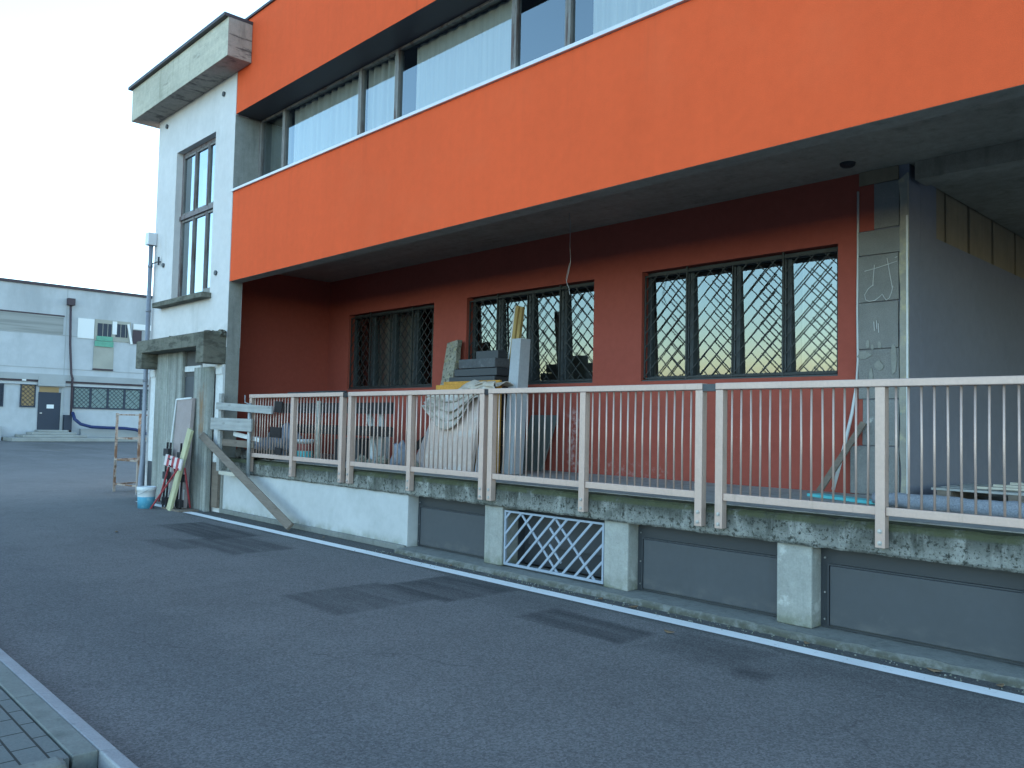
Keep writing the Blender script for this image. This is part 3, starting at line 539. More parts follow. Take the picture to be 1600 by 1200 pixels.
for x, z in ((-16.68, 7.42), (-14.08, 7.36), (-16.57, 4.60), (-14.13, 4.16)):
    g = MB(); g.tube([(x, 6.17, z), (x, 6.21, z)], 0.045, 10); g.build("scaffold_hole", 'panel', TW)

# ------------------------------------------------------------------ loading dock
DK = thing("loading_dock", "raised concrete loading dock with mossy edge, dark grey infill panels and one slanted grate", "dock", (-5, 7, 0))
def rough_beam(x0, x1, y0, y1, z0, z1):
    mb = MB(); nx = int((x1-x0)/0.05); prof = [(y1, z0), (y0+0.01, z0), (y0, z0+0.02)] + [(y0, z0+0.02+(z1-z0-0.04)*j/6) for j in range(1, 6)] + [(y0+0.004, z1-0.02), (y0+0.03, z1), (y1, z1)]
    m_ = len(prof)
    for i in range(nx+1):
        x = x0+(x1-x0)*i/nx
        for j, (y, z) in enumerate(prof):
            e = 0 if j in (0, m_-1) else 1
            mb.v.append((x, y + e*(0.010*noise.noise(Vector((x*9, z*9, 1)))+0.006*noise.noise(Vector((x*28, z*28, 2)))), z + e*(0.010*noise.noise(Vector((x*7, y*5, 3+j*0.1)))+0.006*noise.noise(Vector((x*25, 3, j*0.3))))))
    for i in range(nx):
        for j in range(m_-1): a = i*m_+j; mb.f.append((a, a+m_, a+m_+1, a+1))
    mb.f.append(tuple(range(m_))); mb.f.append(tuple(reversed(range(nx*m_, nx*m_+m_)))); return mb
rough_beam(-13.60, 6.5, YF, 6.45, 0.70, 0.935).build("edge_beam", 'beam', DK)
g = MB(); g.box(-14.64, 6.5, 6.451, 17, 0.72, 0.942); g.build("slab", 'floor', DK)
g = MB(); g.box(-13.62, -8.37, 6.235, 6.45, 0.0, 0.70); g.build("base_wall", 'dockwall', DK, bevel=0.01)
g = MB(); g.box(-13.58, -8.37, 6.19, 6.234, 0.0, 0.075); g.build("base_wall_footing", 'curb', DK, bevel=0.01)
PX = [(-6.95, -6.66), (-5.215, -4.92), (-3.40, -3.10), (-1.56, -1.26), (0.25, 0.55), (2.1, 2.4), (3.9, 4.2)]
for a, b in PX:
    g = MB(); g.box(a, b, 6.245, 6.50, 0.055, 0.70); g.build("pillar", 'pillar', DK, bevel=0.012)
rb = rough_beam(-8.36, 6.5, 6.04, 6.55, -0.05, 0.055); rb.build("footing", 'curb', DK)
bays = [(-8.37, -6.95), (-6.66, -5.215), (-4.92, -3.40), (-3.10, -1.56), (-1.26, 0.25), (0.55, 2.1), (2.4, 3.9)]
for i, (a, b) in enumerate(bays):
    if i == 1:
        g = MB(); fx0, fx1, fz0, fz1 = a+0.02, b-0.012, 0.075, 0.665; yg = 6.27
        for c in ((fx0, fx0+0.022, fz0, fz1), (fx1-0.022, fx1, fz0, fz1), (fx0+0.022, fx1-0.022, fz0, fz0+0.026), (fx0+0.022, fx1-0.022, fz1-0.02, fz1)): g.box(c[0], c[1], yg-0.012, yg+0.012, c[2], c[3])
        sl = 0.60/0.585
        k = -3
        while k < 9:
            xs = -6.61+0.167*k; zs = 0.09; xe = xs+0.565; ze = 0.655
            if xs < fx0+0.02: t = (fx0+0.02-xs); xs += t; zs += t
            if xe > fx1-0.02: t = xe-(fx1-0.02); xe -= t; ze -= t
            if xe-xs > 0.05: g.bar((xs, yg-0.006, zs), (xe, yg-0.006, ze), 0.024, 0.011)
            k += 1
        for p in [(-6.39, 0.64, -5.85, 0.09), (-5.90, 0.65, -5.35, 0.09), (-5.97, 0.54, -5.81, 0.38), (-5.97, 0.37, -5.80, 0.20)]: g.bar((p[0], yg+0.007, p[1]), (p[2], yg+0.007, p[3]), 0.024, 0.011)
        g.build("grate", 'bluesteel', DK)
        g = MB(); g.box(a, b, 6.60, 6.65, 0.06, 0.70); g.box(a-0.02, a-0.001, 6.5, 6.65, 0.06, 0.7) ; g.build("recess_panel", 'panelframe', DK)
        g = MB(); g.box(a+0.08, b-0.15, 6.575, 6.599, 0.28, 0.62); g.build("recess_panel", 'panel', DK, bevel=0.006)
    else:
        g = MB(); g.box(a, b, 6.40, 6.44, 0.058, 0.70); P_ = g.build("infill_panel", 'panelframe', DK)
        g = MB(); x0, x1, z0, z1 = a+0.085, b-0.01, 0.085, 0.545
        g.box(x0, x1, 6.372, 6.399, z0, z1); g.build("inset_panel", 'panel', P_, bevel=0.006)
        g = MB(); g.box(x0-0.016, x0-0.004, 6.366, 6.399, z0-0.004, z1+0.016); g.box(x0-0.004, x1, 6.366, 6.399, z1+0.004, z1+0.016); g.build("panel_trim", 'panelframe', P_)
        g = MB()
        for zz in (0.12, 0.33, 0.6): g.tube([(a+0.035, 6.392, zz), (a+0.035, 6.401, zz)], 0.008, 8)
        g.build("rivet", 'bolt', P_)

# ------------------------------------------------------------------ aluminium railing sections
def railing(label):
    L = 2.755; R = thing("railing", label, "railing", (0, 6.15, 0.935), "aluminium railings along the dock edge")
    g = MB(); g.box(0.0, L, 6.105, 6.20, 1.935, 1.992); g.build("top_rail", 'alu', R, bevel=0.006)
    g = MB(); px = (0.0, 1.345, L-0.072)
    for a, b in ((px[0]+0.073, px[1]-0.001), (px[1]+0.073, px[2]-0.001)): g.box(a, b, 6.125, 6.175, 1.0, 1.062)
    g.build("bottom_rail", 'alu', R, bevel=0.004)
    for x in px:
        g = MB(); g.box(x, x+0.072, 6.112, 6.186, 0.765, 1.934); P_ = g.build("post", 'alu', R, bevel=0.004)
        g = MB()
        for z in (0.80, 0.885):
            g = MB(); g.lathe([(0, 0.0), (0.018, 0.0), (0.018, 0.004), (0.011, 0.004), (0.011, 0.011), (0, 0.012)], 10); g.v = [(x+0.036+vx, 6.112-vz, z+vy) for vx, vy, vz in g.v]; g.build("bolt", 'bolt', P_)
    for a, b in ((px[0]+0.072, px[1]), (px[1]+0.072, px[2])):
        n = 14
        for k in range(n):
            x = a+(b-a)*(k+0.75)/(n+0.5)
            g = MB(); jx, jy = random.uniform(-.003, .003), random.uniform(-.004, .004); g.tube([(x, 6.15, 1.062), (x+jx, 6.15+jy, 1.5), (x, 6.15, 1.936)], 0.0085, 8); g.build("baluster", 'alu', R, smooth=True)
    return R
rl = ["aluminium railing section at the far left end, beside the grey plank barrier", "aluminium railing section in front of the cloth draped pile",
      "aluminium railing section before the grey post and middle of the red wall", "aluminium railing section nearest the camera, in front of the grey wall"]
R0 = railing(rl[0]); base = R0.location.copy()
for i, x in enumerate((-12.50, -9.61, -6.785, -3.90)):
    o = R0 if i == 0 else copy_tree(R0)
    o.location = (x, base.y, base.z); o["label"] = rl[i]
for x, mt in ((-9.683, 'black'), (-6.908, 'black'), (-3.965, 'galv')):
    pass
R_all = [o for o in scene.objects if o.name.startswith("railing")]
R_all.sort(key=lambda o: o.location.x)
for o, x0, x1, mt in ((R_all[0], -9.744, -9.611, 'black'), (R_all[1], -6.854, -6.786, 'black'), (R_all[2], -4.029, -3.901, 'panel')):
    g = MB(); g.box(x0, x1, 6.115, 6.19, 1.925, 1.985); g.build("joint_sleeve", mt, o)
g = MB(); g.tube([(-11.3, 6.14, 2.0), (-10.9, 6.13, 1.997), (-10.4, 6.15, 2.006), (-9.9, 6.14, 2.0), (-9.70, 6.14, 2.0)], 0.014, 6)
solo(g, "cable", 'black', "black cable lying along the top of the left railing", "cable", (-10.5, 6.14, 1.99))

# ------------------------------------------------------------------ plank barrier at the left end of the dock
g = MB(); g.bar((-13.50, 6.10, 0.72), (-13.50, 6.10, 2.02), 0.10, 0.05); solo(g, "timber_post", 'greywood', "short grey timber post beside the tower, holding barrier planks", "post", (-13.5, 6.10, 0.72), bevel=0.004)
g = MB(); g.tube([(-12.40, 6.09, 0.68), (-12.43, 6.09, 1.85)], 0.03, 10); g.tube([(-12.40, 6.05, 1.84), (-12.52, 6.05, 1.86), (-12.53, 6.05, 1.98)], 0.008, 6); solo(g, "steel_tube", 'galv', "upright grey steel tube with a small hook on top, clamping barrier planks", "post", (-12.4, 6.09, 0.68), smooth=True)
for a, b, w, mt, lb in [((-13.55, 6.045, 1.81), (-11.60, 6.045, 1.74), 0.12, 'greywood', "weathered grey plank, topmost of the barrier beside the railing"),
                        ((-13.74, 6.045, 1.51), (-12.25, 6.045, 1.50), 0.20, 'greywood', "wide weathered grey board in the middle of the plank barrier"),
                        ((-13.45, 6.13, 1.20), (-12.33, 6.13, 1.19), 0.11, 'oldwood', "narrow brownish board, lowest of the plank barrier"),
                        ((-13.12, 6.17, 1.35), (-12.20, 6.17, 1.27), 0.07, 'white', "thin white board slanting behind the plank barrier")]:
    g = MB(); g.bar(a, b, w, 0.03); solo(g, "plank", mt, lb, "plank", a, bevel=0.003)
g = MB(); g.bar((-13.99, 6.00, 1.30), (-10.72, 5.93, 0.08), 0.12, 0.05, (0, -0.80, 0.6)); solo(g, "plank", 'oldwood', "long old brown plank leaning diagonally down to the white line", "plank", (-10.72, 5.93, 0.0), bevel=0.004)
g = MB()
for i in range(20): g.lump((-13.45+random.random()*1.1, 6.3+random.random()*0.5, 0.97+random.random()*0.06), random.uniform(0.04, 0.12), i, 1, 0.5)
tag(g.build("rubble", 'debris'), "dark loose rubble behind the plank barrier", "rubble", kind="stuff")
g = MB(); g.bar((-12.55, 6.22, 0.95), (-12.62, 6.22, 1.12), 0.06, 0.03); solo(g, "timber_offcut", 'palewood', "pale timber offcut standing behind the steel tube", "timber", (-12.55, 6.22, 0.95))
g = MB(); g.bar((-13.35, 6.08, 0.70), (-12.75, 6.08, 0.70), 0.06, 0.10); solo(g, "timber_ledge", 'palewood', "short pale batten under the plank barrier at the wall top", "timber", (-13.0, 6.08, 0.67))
for x0, x1, z0, z1, lb in ((-11.62, -11.38, 1.70, 1.88, "small dark board end on the railing, level with the top plank"), (-11.74, -11.39, 1.32, 1.49, "small dark board end halfway down the left railing"), (-11.56, -11.36, 1.07, 1.18, "small dark board end at the foot of the left railing")):
    g = MB(); g.plate([(x0, z0+0.01), (x1-0.01, z0), (x1, z1-0.01), (x0+0.01, z1)], 6.085, 6.104); solo(g, "board_end", 'darkwood', lb, "board", ((x0+x1)/2, 6.1, z0))
for i, (x, y, z, r, sq) in enumerate([(-13.2, 6.8, 1.12, 0.22, (1.4, 1, 0.8)), (-12.75, 6.85, 1.20, 0.26, (1, 0.9, 1.0))]):
    g = MB(); g.lump((x, y, z), r, i+3, 3, 0.5, sq); solo(g, "plastic_bag", 'bag', ["crumpled pale blue plastic bag lying low behind the left railing", "taller crumpled plastic sack behind the left railing"][i], "bag", (x, y, 0.945), smooth=True)
# dark board trestle
TR = thing("trestle_barrier", "dark two-board trestle barrier standing behind the left railings", "barrier", (-11.5, 7.2, 0.945))
for z0, z1 in ((1.72, 1.89), (1.38, 1.53)):
    g = MB(); g.box(-13.5, -10.06, 7.16, 7.19, z0, z1); g.build("board", 'darkwood', TR)
for a, b in (((-10.80, 7.22, 1.86), (-10.58, 7.3, 0.945)), ((-10.44, 7.22, 1.86), (-10.50, 7.3, 0.945)), ((-13.0, 7.22, 1.86), (-13.0, 7.22, 0.945))):
    g = MB(); g.bar(a, b, 0.10, 0.05); g.build("leg", 'greywood', TR)
g = MB(); g.bar((-12.1, 7.13, 1.92), (-12.08, 7.13, 0.945), 0.07, 0.05); g.build("leg", 'palewood', TR)
g = MB(); g.bar((-10.55, 7.6, 0.98), (-9.70, 7.75, 1.50), 0.11, 0.04); solo(g, "plank", 'darkwood', "dark plank leaning left of the cloth covered pile", "plank", (-10.55, 7.6, 0.945))
for c, r, h, lb in [((-12.22, 6.98), 0.13, 0.34, "white plastic bucket with red and turquoise label behind the left railing")]:
    B = thing("bucket", lb, "bucket", (c[0], c[1], 0.945))
    g = MB(); g.lathe([(0, 0.0), (r*0.9, 0.0), (r, h), (r*1.05, h), (r*1.05, h-0.05), (r*1.01, h-0.05)], 20, (c[0], c[1], 0.945)); g.build("body", 'plast', B, smooth=True)
    g = MB(); g.lathe([(r*0.925, 0.03), (r*0.955, 0.15)], 20, (c[0], c[1], 0.945)); g.v = [(c[0]+(x-c[0])*1.02, c[1]+(y-c[1])*1.02, z) for x, y, z in g.v]; g.build("label", 'cyan', B, smooth=True)
    g = MB(); g.lathe([(r*0.955, 0.155), (r*0.985, 0.27)], 20, (c[0], c[1], 0.945)); g.v = [(c[0]+(x-c[0])*1.02, c[1]+(y-c[1])*1.02, z) for x, y, z in g.v]; g.build("label", 'redlabel', B, smooth=True)
g = MB(); g.box(-11.95, -11.2, 7.35, 7.75, 0.945, 1.30); g.box(-11.9, -11.25, 7.4, 7.7, 1.301, 1.33); solo(g, "crate", 'panelframe', "dark closed crate behind the left railing, under the trestle boards", "crate", (-11.5, 7.5, 0.945), bevel=0.01)
g = MB(); g.box(-10.98, -10.72, 7.40, 7.6, 0.945, 1.40); solo(g, "box", 'plast', "pale upright box beside the trestle leg", "box", (-10.85, 7.5, 0.945), bevel=0.01)
for i in range(7):
    x = -11.0+0.25*i+random.uniform(-.05, .05); g = MB(); r = random.uniform(0.05, 0.10); g.lump((x, 7.0+random.random()*0.3, 0.945+r*0.6), r, i+20, 2, 0.5)
    solo(g, "rubble_stone", 'rough', "small rubble stone on the dock floor under the trestle barrier", "stone", (x, 7.1, 0.945), "rubble stones under the trestle")
g = MB(); g.lump((-9.72, 7.05, 1.10), 0.14, 77, 3, 0.4, (0.8, 0.8, 1.4)); solo(g, "plastic_bag", 'bag', "small pale blue grey bag at the left foot of the pink slab", "bag", (-9.72, 7.05, 0.945), smooth=True)

# ------------------------------------------------------------------ pile of boards, slabs and cloth
g = MB(); g.add([(-9.27, 7.14, 0.945), (-8.25, 7.14, 0.945), (-8.25, 7.20, 0.945), (-9.27, 7.20, 0.945), (-9.24, 7.30, 1.98), (-8.27, 7.30, 1.98), (-8.27, 7.36, 1.98), (-9.24, 7.36, 1.98)], [(0,3,2,1),(4,5,6,7),(0,1,5,4),(1,2,6,5),(2,3,7,6),(3,0,4,7)])
solo(g, "stone_slab", 'pink', "large pinkish stone slab leaning at the front of the pile", "slab", (-8.8, 7.2, 0.945), bevel=0.008)
g = MB(); g.add([(-9.62, 7.20, 0.945), (-9.30, 7.20, 0.945), (-9.30, 7.26, 0.945), (-9.62, 7.26, 0.945), (-9.40, 7.42, 1.75), (-9.29, 7.42, 1.75), (-9.29, 7.48, 1.75), (-9.40, 7.48, 1.75)], [(0,3,2,1),(4,5,6,7),(0,1,5,4),(1,2,6,5),(2,3,7,6),(3,0,4,7)])
solo(g, "stone_slab", 'mauve', "grey brown tapering slab at the left edge of the pink slab", "slab", (-9.5, 7.25, 0.945), bevel=0.006)
g = MB(); g.add([(-8.22, 7.18, 0.945), (-8.02, 7.20, 0.945), (-8.02, 7.26, 0.945), (-8.22, 7.24, 0.945), (-8.22, 7.34, 1.85), (-8.06, 7.36, 1.85), (-8.06, 7.42, 1.85), (-8.22, 7.40, 1.85)], [(0,3,2,1),(4,5,6,7),(0,1,5,4),(1,2,6,5),(2,3,7,6),(3,0,4,7)])
solo(g, "stone_slab", 'post', "narrow blue grey slab at the right edge of the pink slab", "slab", (-8.1, 7.2, 0.945), bevel=0.006)
for i, (y, zt, xa, xb) in enumerate([(7.46, 2.10, -9.42, -8.20), (7.52, 2.15, -9.50, -8.19), (7.58, 2.20, -9.40, -8.20)]):
    g = MB(); g.box(xa, xb, y, y+0.05, 0.945, zt); solo(g, "board_sheet", 'oboard', ["front ochre board sheet standing on edge under the cloth", "middle ochre board sheet standing on edge in the pile", "rear ochre board sheet standing on edge before the dark slabs"][i], "board", (-8.6, y, 0.945), "ochre boards in the pile", bevel=0.01)
# draped cloth: sagging folds across the front and over the top of the boards
g = MB(); nu, nv = 70, 44
for j in range(nv+1):
    v = j/nv
    for i in range(nu+1):
        u = i/nu; x = -9.38+1.40*u
        drop = 0.20+0.34*math.sin(math.pi*min(1, u*1.25))**1.2 + (0.35 if u > 0.86 else 0.0)*((u-0.86)/0.14)
        if v < 0.28:                                             # over the top
            t = v/0.28; y = 7.80-0.48*t; z = 2.16+0.02*t+0.05*math.sin(u*9+2)*t - (0.16*(1-u) if u < 1 else 0) + 0.05*noise.noise(Vector((u*6, v*9, 4)))
        else:
            t = (v-0.28)/0.72; y = 7.30-0.10*t; z = 2.18-0.16*(1-u)-drop*t
            sag = math.sin(2*math.pi*(t*4.2 + 0.9*(u-0.45)**2*3))
            y -= 0.032*sag*(0.4+0.6*t) - 0.03*noise.noise(Vector((u*8, t*6, 1)))
            z -= 0.035*math.sin(u*math.pi)*sag
        x += 0.02*noise.noise(Vector((u*5, v*7, 9)))
        g.v.append((x, y, z))
for j in range(nv):
    for i in range(nu): a = j*(nu+1)+i; g.f.append((a, a+1, a+nu+2, a+nu+1))
o = solo(g, "cloth", 'cloth', "dusty beige cloth draped in folds over the ochre boards", "cloth", (-8.6, 7.4, 1.5), smooth=True)
sm_ = o.modifiers.new("thick", 'SOLIDIFY'); sm_.thickness = 0.012
# stack of dark slabs behind
zs = 0.945; specs = []
for i in range(10):
    h = 0.172 if i < 7 else 0.13
    xa = -9.45+0.03*i+random.uniform(-.03, .03); xb = -8.60+random.uniform(-.03, .03)
    if i == 9: xa, xb, h = -9.46, -8.66, 0.135
    if i == 8: xa, xb, h = -9.58, -8.64, 0.11
    if i == 7: xa, xb, h = -9.70, -8.68, 0.10
    specs.append((xa, xb, zs, zs+h)); zs += h+0.006
names = ["lowest", "second lowest", "third lowest", "fourth from the bottom", "fifth from the bottom", "fifth from the top", "fourth from the top", "third from the top", "second from the top", "topmost"]
for i, (xa, xb, za, zb) in enumerate(specs):
    g = MB(); j = random.uniform(-.02, .02); g.box(xa, xb, 7.92+j, 8.20+j, za, zb)
    solo(g, "stone_slab", 'blackstone' if i < 7 else ('slate' if i == 9 else 'panelframe'), "dark stone slab, %s of the stack behind the cloth covered boards" % names[i], "slab", ((xa+xb)/2, 8.2, za), "dark stone slabs in the stack", bevel=0.008)
g = MB(); zt = specs[-1][3]; g.box(-9.20, -8.72, 8.02, 8.18, zt+0.003, zt+0.12); solo(g, "stone_block", 'panelframe', "small dark block lying on top of the slab stack", "block", (-8.5, 8.4, zt), bevel=0.006)
# rough stone leaning against the wall
g = MB(); st = []
for i in range(14): t = i/13; st.append((-10.72+0.10*t+0.03*noise.noise(Vector((t*9, 0, 5))), 0.945+1.98*t))
st2 = [(-10.40+0.06*t_+0.03*noise.noise(Vector((t_*9, 3, 5))), 0.945+2.02*t_) for t_ in [i/13 for i in range(13, -1, -1)]]
g.plate(st+st2, 8.36, 8.46); g.v = [(x, y+0.13*(z-0.945), z) for x, y, z in g.v]
solo(g, "rough_stone", 'rough', "rough lichen covered stone slab leaning upright against the red wall", "stone", (-10.55, 8.4, 0.945), bevel=0.01)
# grey post, yellow timbers, grey board
g = MB(); b0 = Vector((-8.00, 7.66, 0.945)); b1 = Vector((-8.00, 7.78, 2.76)); s0, s1 = 0.112, 0.100
P = []
for c, s in ((b0, s0), (b1, s1)):
    for a in (0.5, 2.07, 3.64, 5.21): P.append((c.x+s*1.30*math.cos(a+0.25), c.y+s*1.30*math.sin(a+0.25), c.z))
g.add(P, [(0,3,2,1),(4,5,6,7),(0,1,5,4),(1,2,6,5),(2,3,7,6),(3,0,4,7)]); solo(g, "square_post", 'post', "pale grey square post standing in front of the middle barred window", "post", (-8.12, 7.86, 0.945), bevel=0.006)
g = MB(); g.bar((-8.92, 8.25, 0.945), (-8.80, 8.48, 3.36), 0.062, 0.05); solo(g, "timber", 'yellowwood', "yellow timber standing behind the grey post, left of its twin", "timber", (-8.54, 8.3, 0.945), "yellow timbers behind the grey post", bevel=0.004)
g = MB(); g.bar((-8.85, 8.27, 0.945), (-8.73, 8.50, 3.34), 0.062, 0.05); solo(g, "timber", 'yellowwood', "yellow timber standing behind the grey post, right of its twin", "timber", (-8.43, 8.3, 0.945), "yellow timbers behind the grey post", bevel=0.004)
g = MB(); g.bar((-8.99, 8.30, 0.945), (-8.87, 8.53, 3.36), 0.03, 0.09); solo(g, "timber", 'white', "thin white strip standing at the left of the yellow timbers", "strip", (-8.61, 8.3, 0.945))
g = MB(); g.add([(-8.75, 8.50, 0.945), (-8.28, 8.50, 0.945), (-8.28, 8.53, 0.945), (-8.75, 8.53, 0.945), (-8.72, 8.72, 1.75), (-8.19, 8.72, 1.75), (-8.19, 8.75, 1.75), (-8.72, 8.75, 1.75)], [(0,3,2,1),(4,5,6,7),(0,1,5,4),(1,2,6,5),(2,3,7,6),(3,0,4,7)])
solo(g, "board_sheet", 'ggboard', "dark grey green sheet leaning against the red wall right of the grey post", "board", (-8.5, 8.5, 0.945))

# ------------------------------------------------------------------ right end of the dock
g = MB(); g.bar((-4.12, 8.45, 0.96), (-3.76, 8.72, 1.70), 0.06, 0.03); solo(g, "stick", 'oldwood', "brown wooden stick leaning across the white conduit", "stick", (-4.12, 8.45, 0.945))
g = MB(); g.add([(-4.00, 7.95, 0.946), (-3.22, 7.62, 0.946), (-3.14, 7.76, 0.946), (-3.92, 8.12, 0.946), (-4.00, 7.95, 0.975), (-3.22, 7.62, 0.975), (-3.14, 7.76, 0.975), (-3.92, 8.12, 0.975)], [(0,3,2,1),(4,5,6,7),(0,1,5,4),(1,2,6,5),(2,3,7,6),(3,0,4,7)])
solo(g, "foam_sheet", 'cyan', "turquoise foam sheet lying on the dock floor", "sheet", (-3.6, 7.85, 0.945))
g = MB(); n = 30; pts = [(-3.15+0.062*i, 7.52-0.012*i+0.02*noise.noise(Vector((i*0.3, 0, 0))), 1.015+0.012*noise.noise(Vector((i*0.4, 2, 0)))) for i in range(n)]
g.tube(pts, [0.05+0.02*min(1, i/6)+0.012*noise.noise(Vector((i*0.5, 5, 0))) for i in range(n)], 12); solo(g, "felt_roll", 'felt', "long grey felt roll lying along the floor behind the nearest railing", "roll", (-2.3, 7.4, 0.945), smooth=True)
PA = thing("pallet", "low grey timber pallet on the passage floor by the grey wall", "pallet", (-2.6, 9.2, 0.945))
for k in range(5):
    g = MB(); g.box(-3.1, -1.6, 8.75+0.26*k, 8.93+0.26*k, 1.045, 1.067); g.build("deck_board", 'greywood', PA)
for xx in (-3.05, -2.42, -1.75):
    g = MB(); g.box(xx, xx+0.13, 8.76, 9.96, 0.946, 1.044); g.build("bearer", 'oldwood', PA)
for i in range(3):
    g = MB(); a = (-2.75+0.12*i, 8.95+0.15*i, 1.085+0.022*i); b = (-1.75+0.1*i, 9.2-0.1*i, 1.085+0.024*i); g.bar(a, b, 0.022, 0.11, (0.2, -1, 0)); solo(g, "timber", 'palewood', ["pale batten lying lowest on the pallet", "pale batten lying between two others on the pallet", "pale batten lying uppermost on the pallet"][i], "timber", (-2.2, 9.1, 1.07), "pale battens on the pallet")

# ------------------------------------------------------------------ things on the road by the tower
RK = thing("rack", "rusty open steel rack standing on the road beside the tower", "rack", (-18.6, 6.5, 0))
cor = [(-18.60, 6.12), (-17.78, 6.30), (-18.96, 6.85), (-19.75, 6.62)]
cor = [(-18.60, 6.12), (-17.78, 6.30), (-17.95, 6.92), (-18.80, 6.74)]
for x, y in cor:
    g = MB(); g.box(x-0.022, x+0.022, y-0.022, y+0.022, 0.0, 1.66); g.build("leg", 'rust', RK)
for z, t in ((1.63, 0.04), (1.13, 0.03), (0.68, 0.045), (0.16, 0.03)):
    for i in range(4):
        a, b = cor[i], cor[(i+1) % 4]; g = MB(); g.bar((*a, z), (*b, z), t, 0.03, (0, 0, 1)) ; g.build("crossbar", 'rust', RK)
g = MB(); g.prism(cor, 0.655, 0.665); g.build("shelf", 'rust', RK)
BK = thing("paint_bucket", "white and blue paint bucket on the road in front of the barrier", "bucket", (-15.0, 5.48, 0))
r = 0.155; g = MB(); g.lathe([(0, 0), (r*0.86, 0.0), (r*0.94, 0.20)], 24, (-15.0, 5.48, 0)); g.build("label_band", 'plastblue', BK, smooth=True)
g = MB(); g.lathe([(r*0.942, 0.20), (r*0.97, 0.30), (r*1.02, 0.305), (r*1.05, 0.33), (r*1.05, 0.37), (r*1.0, 0.375), (r*0.9, 0.36), (0, 0.36)], 24, (-15.0, 5.48, 0)); g.build("rim_and_lid", 'plast', BK, smooth=True)
g = MB(); g.tube([(-15.0+r*1.06*math.cos(a), 5.48+r*1.06*math.sin(a)-0.01, 0.335-0.10*math.sin((a-3.3)/2.9*math.pi)) for a in [3.3+2.9*k/14 for k in range(15)]], 0.004, 5); g.build("handle", 'galv', BK)
BR = thing("barrier_sign", "tilted red and white striped road barrier board on thin legs", "barrier", (-14.5, 5.5, 0))
c0 = Vector((-14.52, 5.60, 0.87)); c1 = Vector((-13.86, 5.62, 0.80)); d = (c1-c0); up = Vector((0.06, 0.02, 1)).normalized()*0.095
g = MB(); P = []; ns = 7
for k in range(ns):
    a = c0+d*(k/ns); b = c0+d*((k+1)/ns); sh = d*(0.5/ns)
    P = [a-up-sh*0.6, b-up-sh*0.6, b+up+sh*0.6, a+up+sh*0.6]; n_ = Vector((0, -0.012, 0)); g.add([p+n_ for p in P]+[p-n_ for p in P], [(0,1,2,3),(7,6,5,4),(1,0,4,5),(2,1,5,6),(3,2,6,7),(0,3,7,4)])
BD = g.build("striped_board", ['bwhite', 'bred'], BR)
for i, p in enumerate(BD.data.polygons): p.material_index = (i//6) % 2
for a, b in (((-14.42, 5.63, 0.78), (-15.05, 5.72, 0.10)), ((-13.92, 5.58, 0.74), (-14.83, 5.50, 0.0)), ((-14.05, 5.75, 0.74), (-14.35, 6.0, 0.0)), ((-14.5, 5.75, 0.78), (-14.95, 6.0, 0.0))):
    g = MB(); g.tube([a, b], 0.016, 8); g.build("leg", 'bred', BR)
g = MB(); g.tube([(-14.28, 5.56, 0.90), (-14.16, 5.54, 0.885)], 0.012, 6); g.tube([(-14.24, 5.56, 0.78), (-14.12, 5.54, 0.765)], 0.012, 6); g.build("bracket", 'black', BR)
g = MB(); g.bar((-14.42, 5.66, 0.0), (-13.98, 5.80, 1.40), 0.16, 0.05); solo(g, "timber", 'greenwood', "pale green yellow timber leaning up behind the striped barrier", "timber", (-14.4, 5.66, 0), bevel=0.004)
g = MB(); g.add([(-15.02, 5.86, 0.0), (-14.32, 5.86, 0.0), (-14.32, 5.93, 0.0), (-15.02, 5.93, 0.0), (-15.08, 5.98, 1.93), (-14.42, 5.98, 1.95), (-14.42, 6.05, 1.95), (-15.08, 6.05, 1.93)], [(0,3,2,1),(4,5,6,7),(0,1,5,4),(1,2,6,5),(2,3,7,6),(3,0,4,7)])
IS = g; IS = solo(g, "insulation_slab", 'mauve', "tall mauve grey slab with white edges leaning on the sheet panels", "slab", (-14.7, 5.9, 0), bevel=0.01)
g = MB(); g.bar((-15.03, 5.853, 0.75), (-15.075, 5.965, 1.93), 0.03, 0.012); g.bar((-15.07, 5.97, 1.925), (-14.43, 5.97, 1.945), 0.03, 0.012); g.bar((-14.335, 5.85, 0.02), (-14.345, 5.872, 0.35), 0.03, 0.01); g.build("worn_edge", 'white', IS)
for k, (xx, lb) in enumerate(((-14.93, "black metal bracket frame standing behind the striped barrier"), (-14.32, "black metal bracket frame standing in front of the mauve slab"))):
    FR = thing("bracket_frame", lb, "frame", (xx, 5.80, 0), "black bracket frames by the tower")
    for dx in (-0.09, 0.05):
        g = MB(); g.bar((xx+dx, 5.78, 0.0), (xx+dx-0.02, 5.83, 1.15), 0.022, 0.03); g.build("upright", 'black', FR)
    for z in ((0.10, 0.55, 0.96) if k == 0 else (0.10, 0.54, 0.92)):
        g = MB(); g.box(xx-0.12, xx+0.09, 5.76, 5.83, z-0.05, z+0.08); g.build("bracket", 'black', FR, bevel=0.004)
g = MB(); g.box(-14.75, -14.0, 5.66, 6.0, 0.001, 0.03); solo(g, "base_board", 'oldwood', "flat worn board on the road under the leaning slab and timber", "board", (-14.4, 5.8, 0))
lf = [(-3.86, 5.43), (-9.96, 6.02), (-7.2, 5.98), (-3.0, 5.97), (-2.1, 5.98), (-5.0, 5.95), (-12.0, 4.0), (-1.7, 5.96), (-4.6, 5.93)]
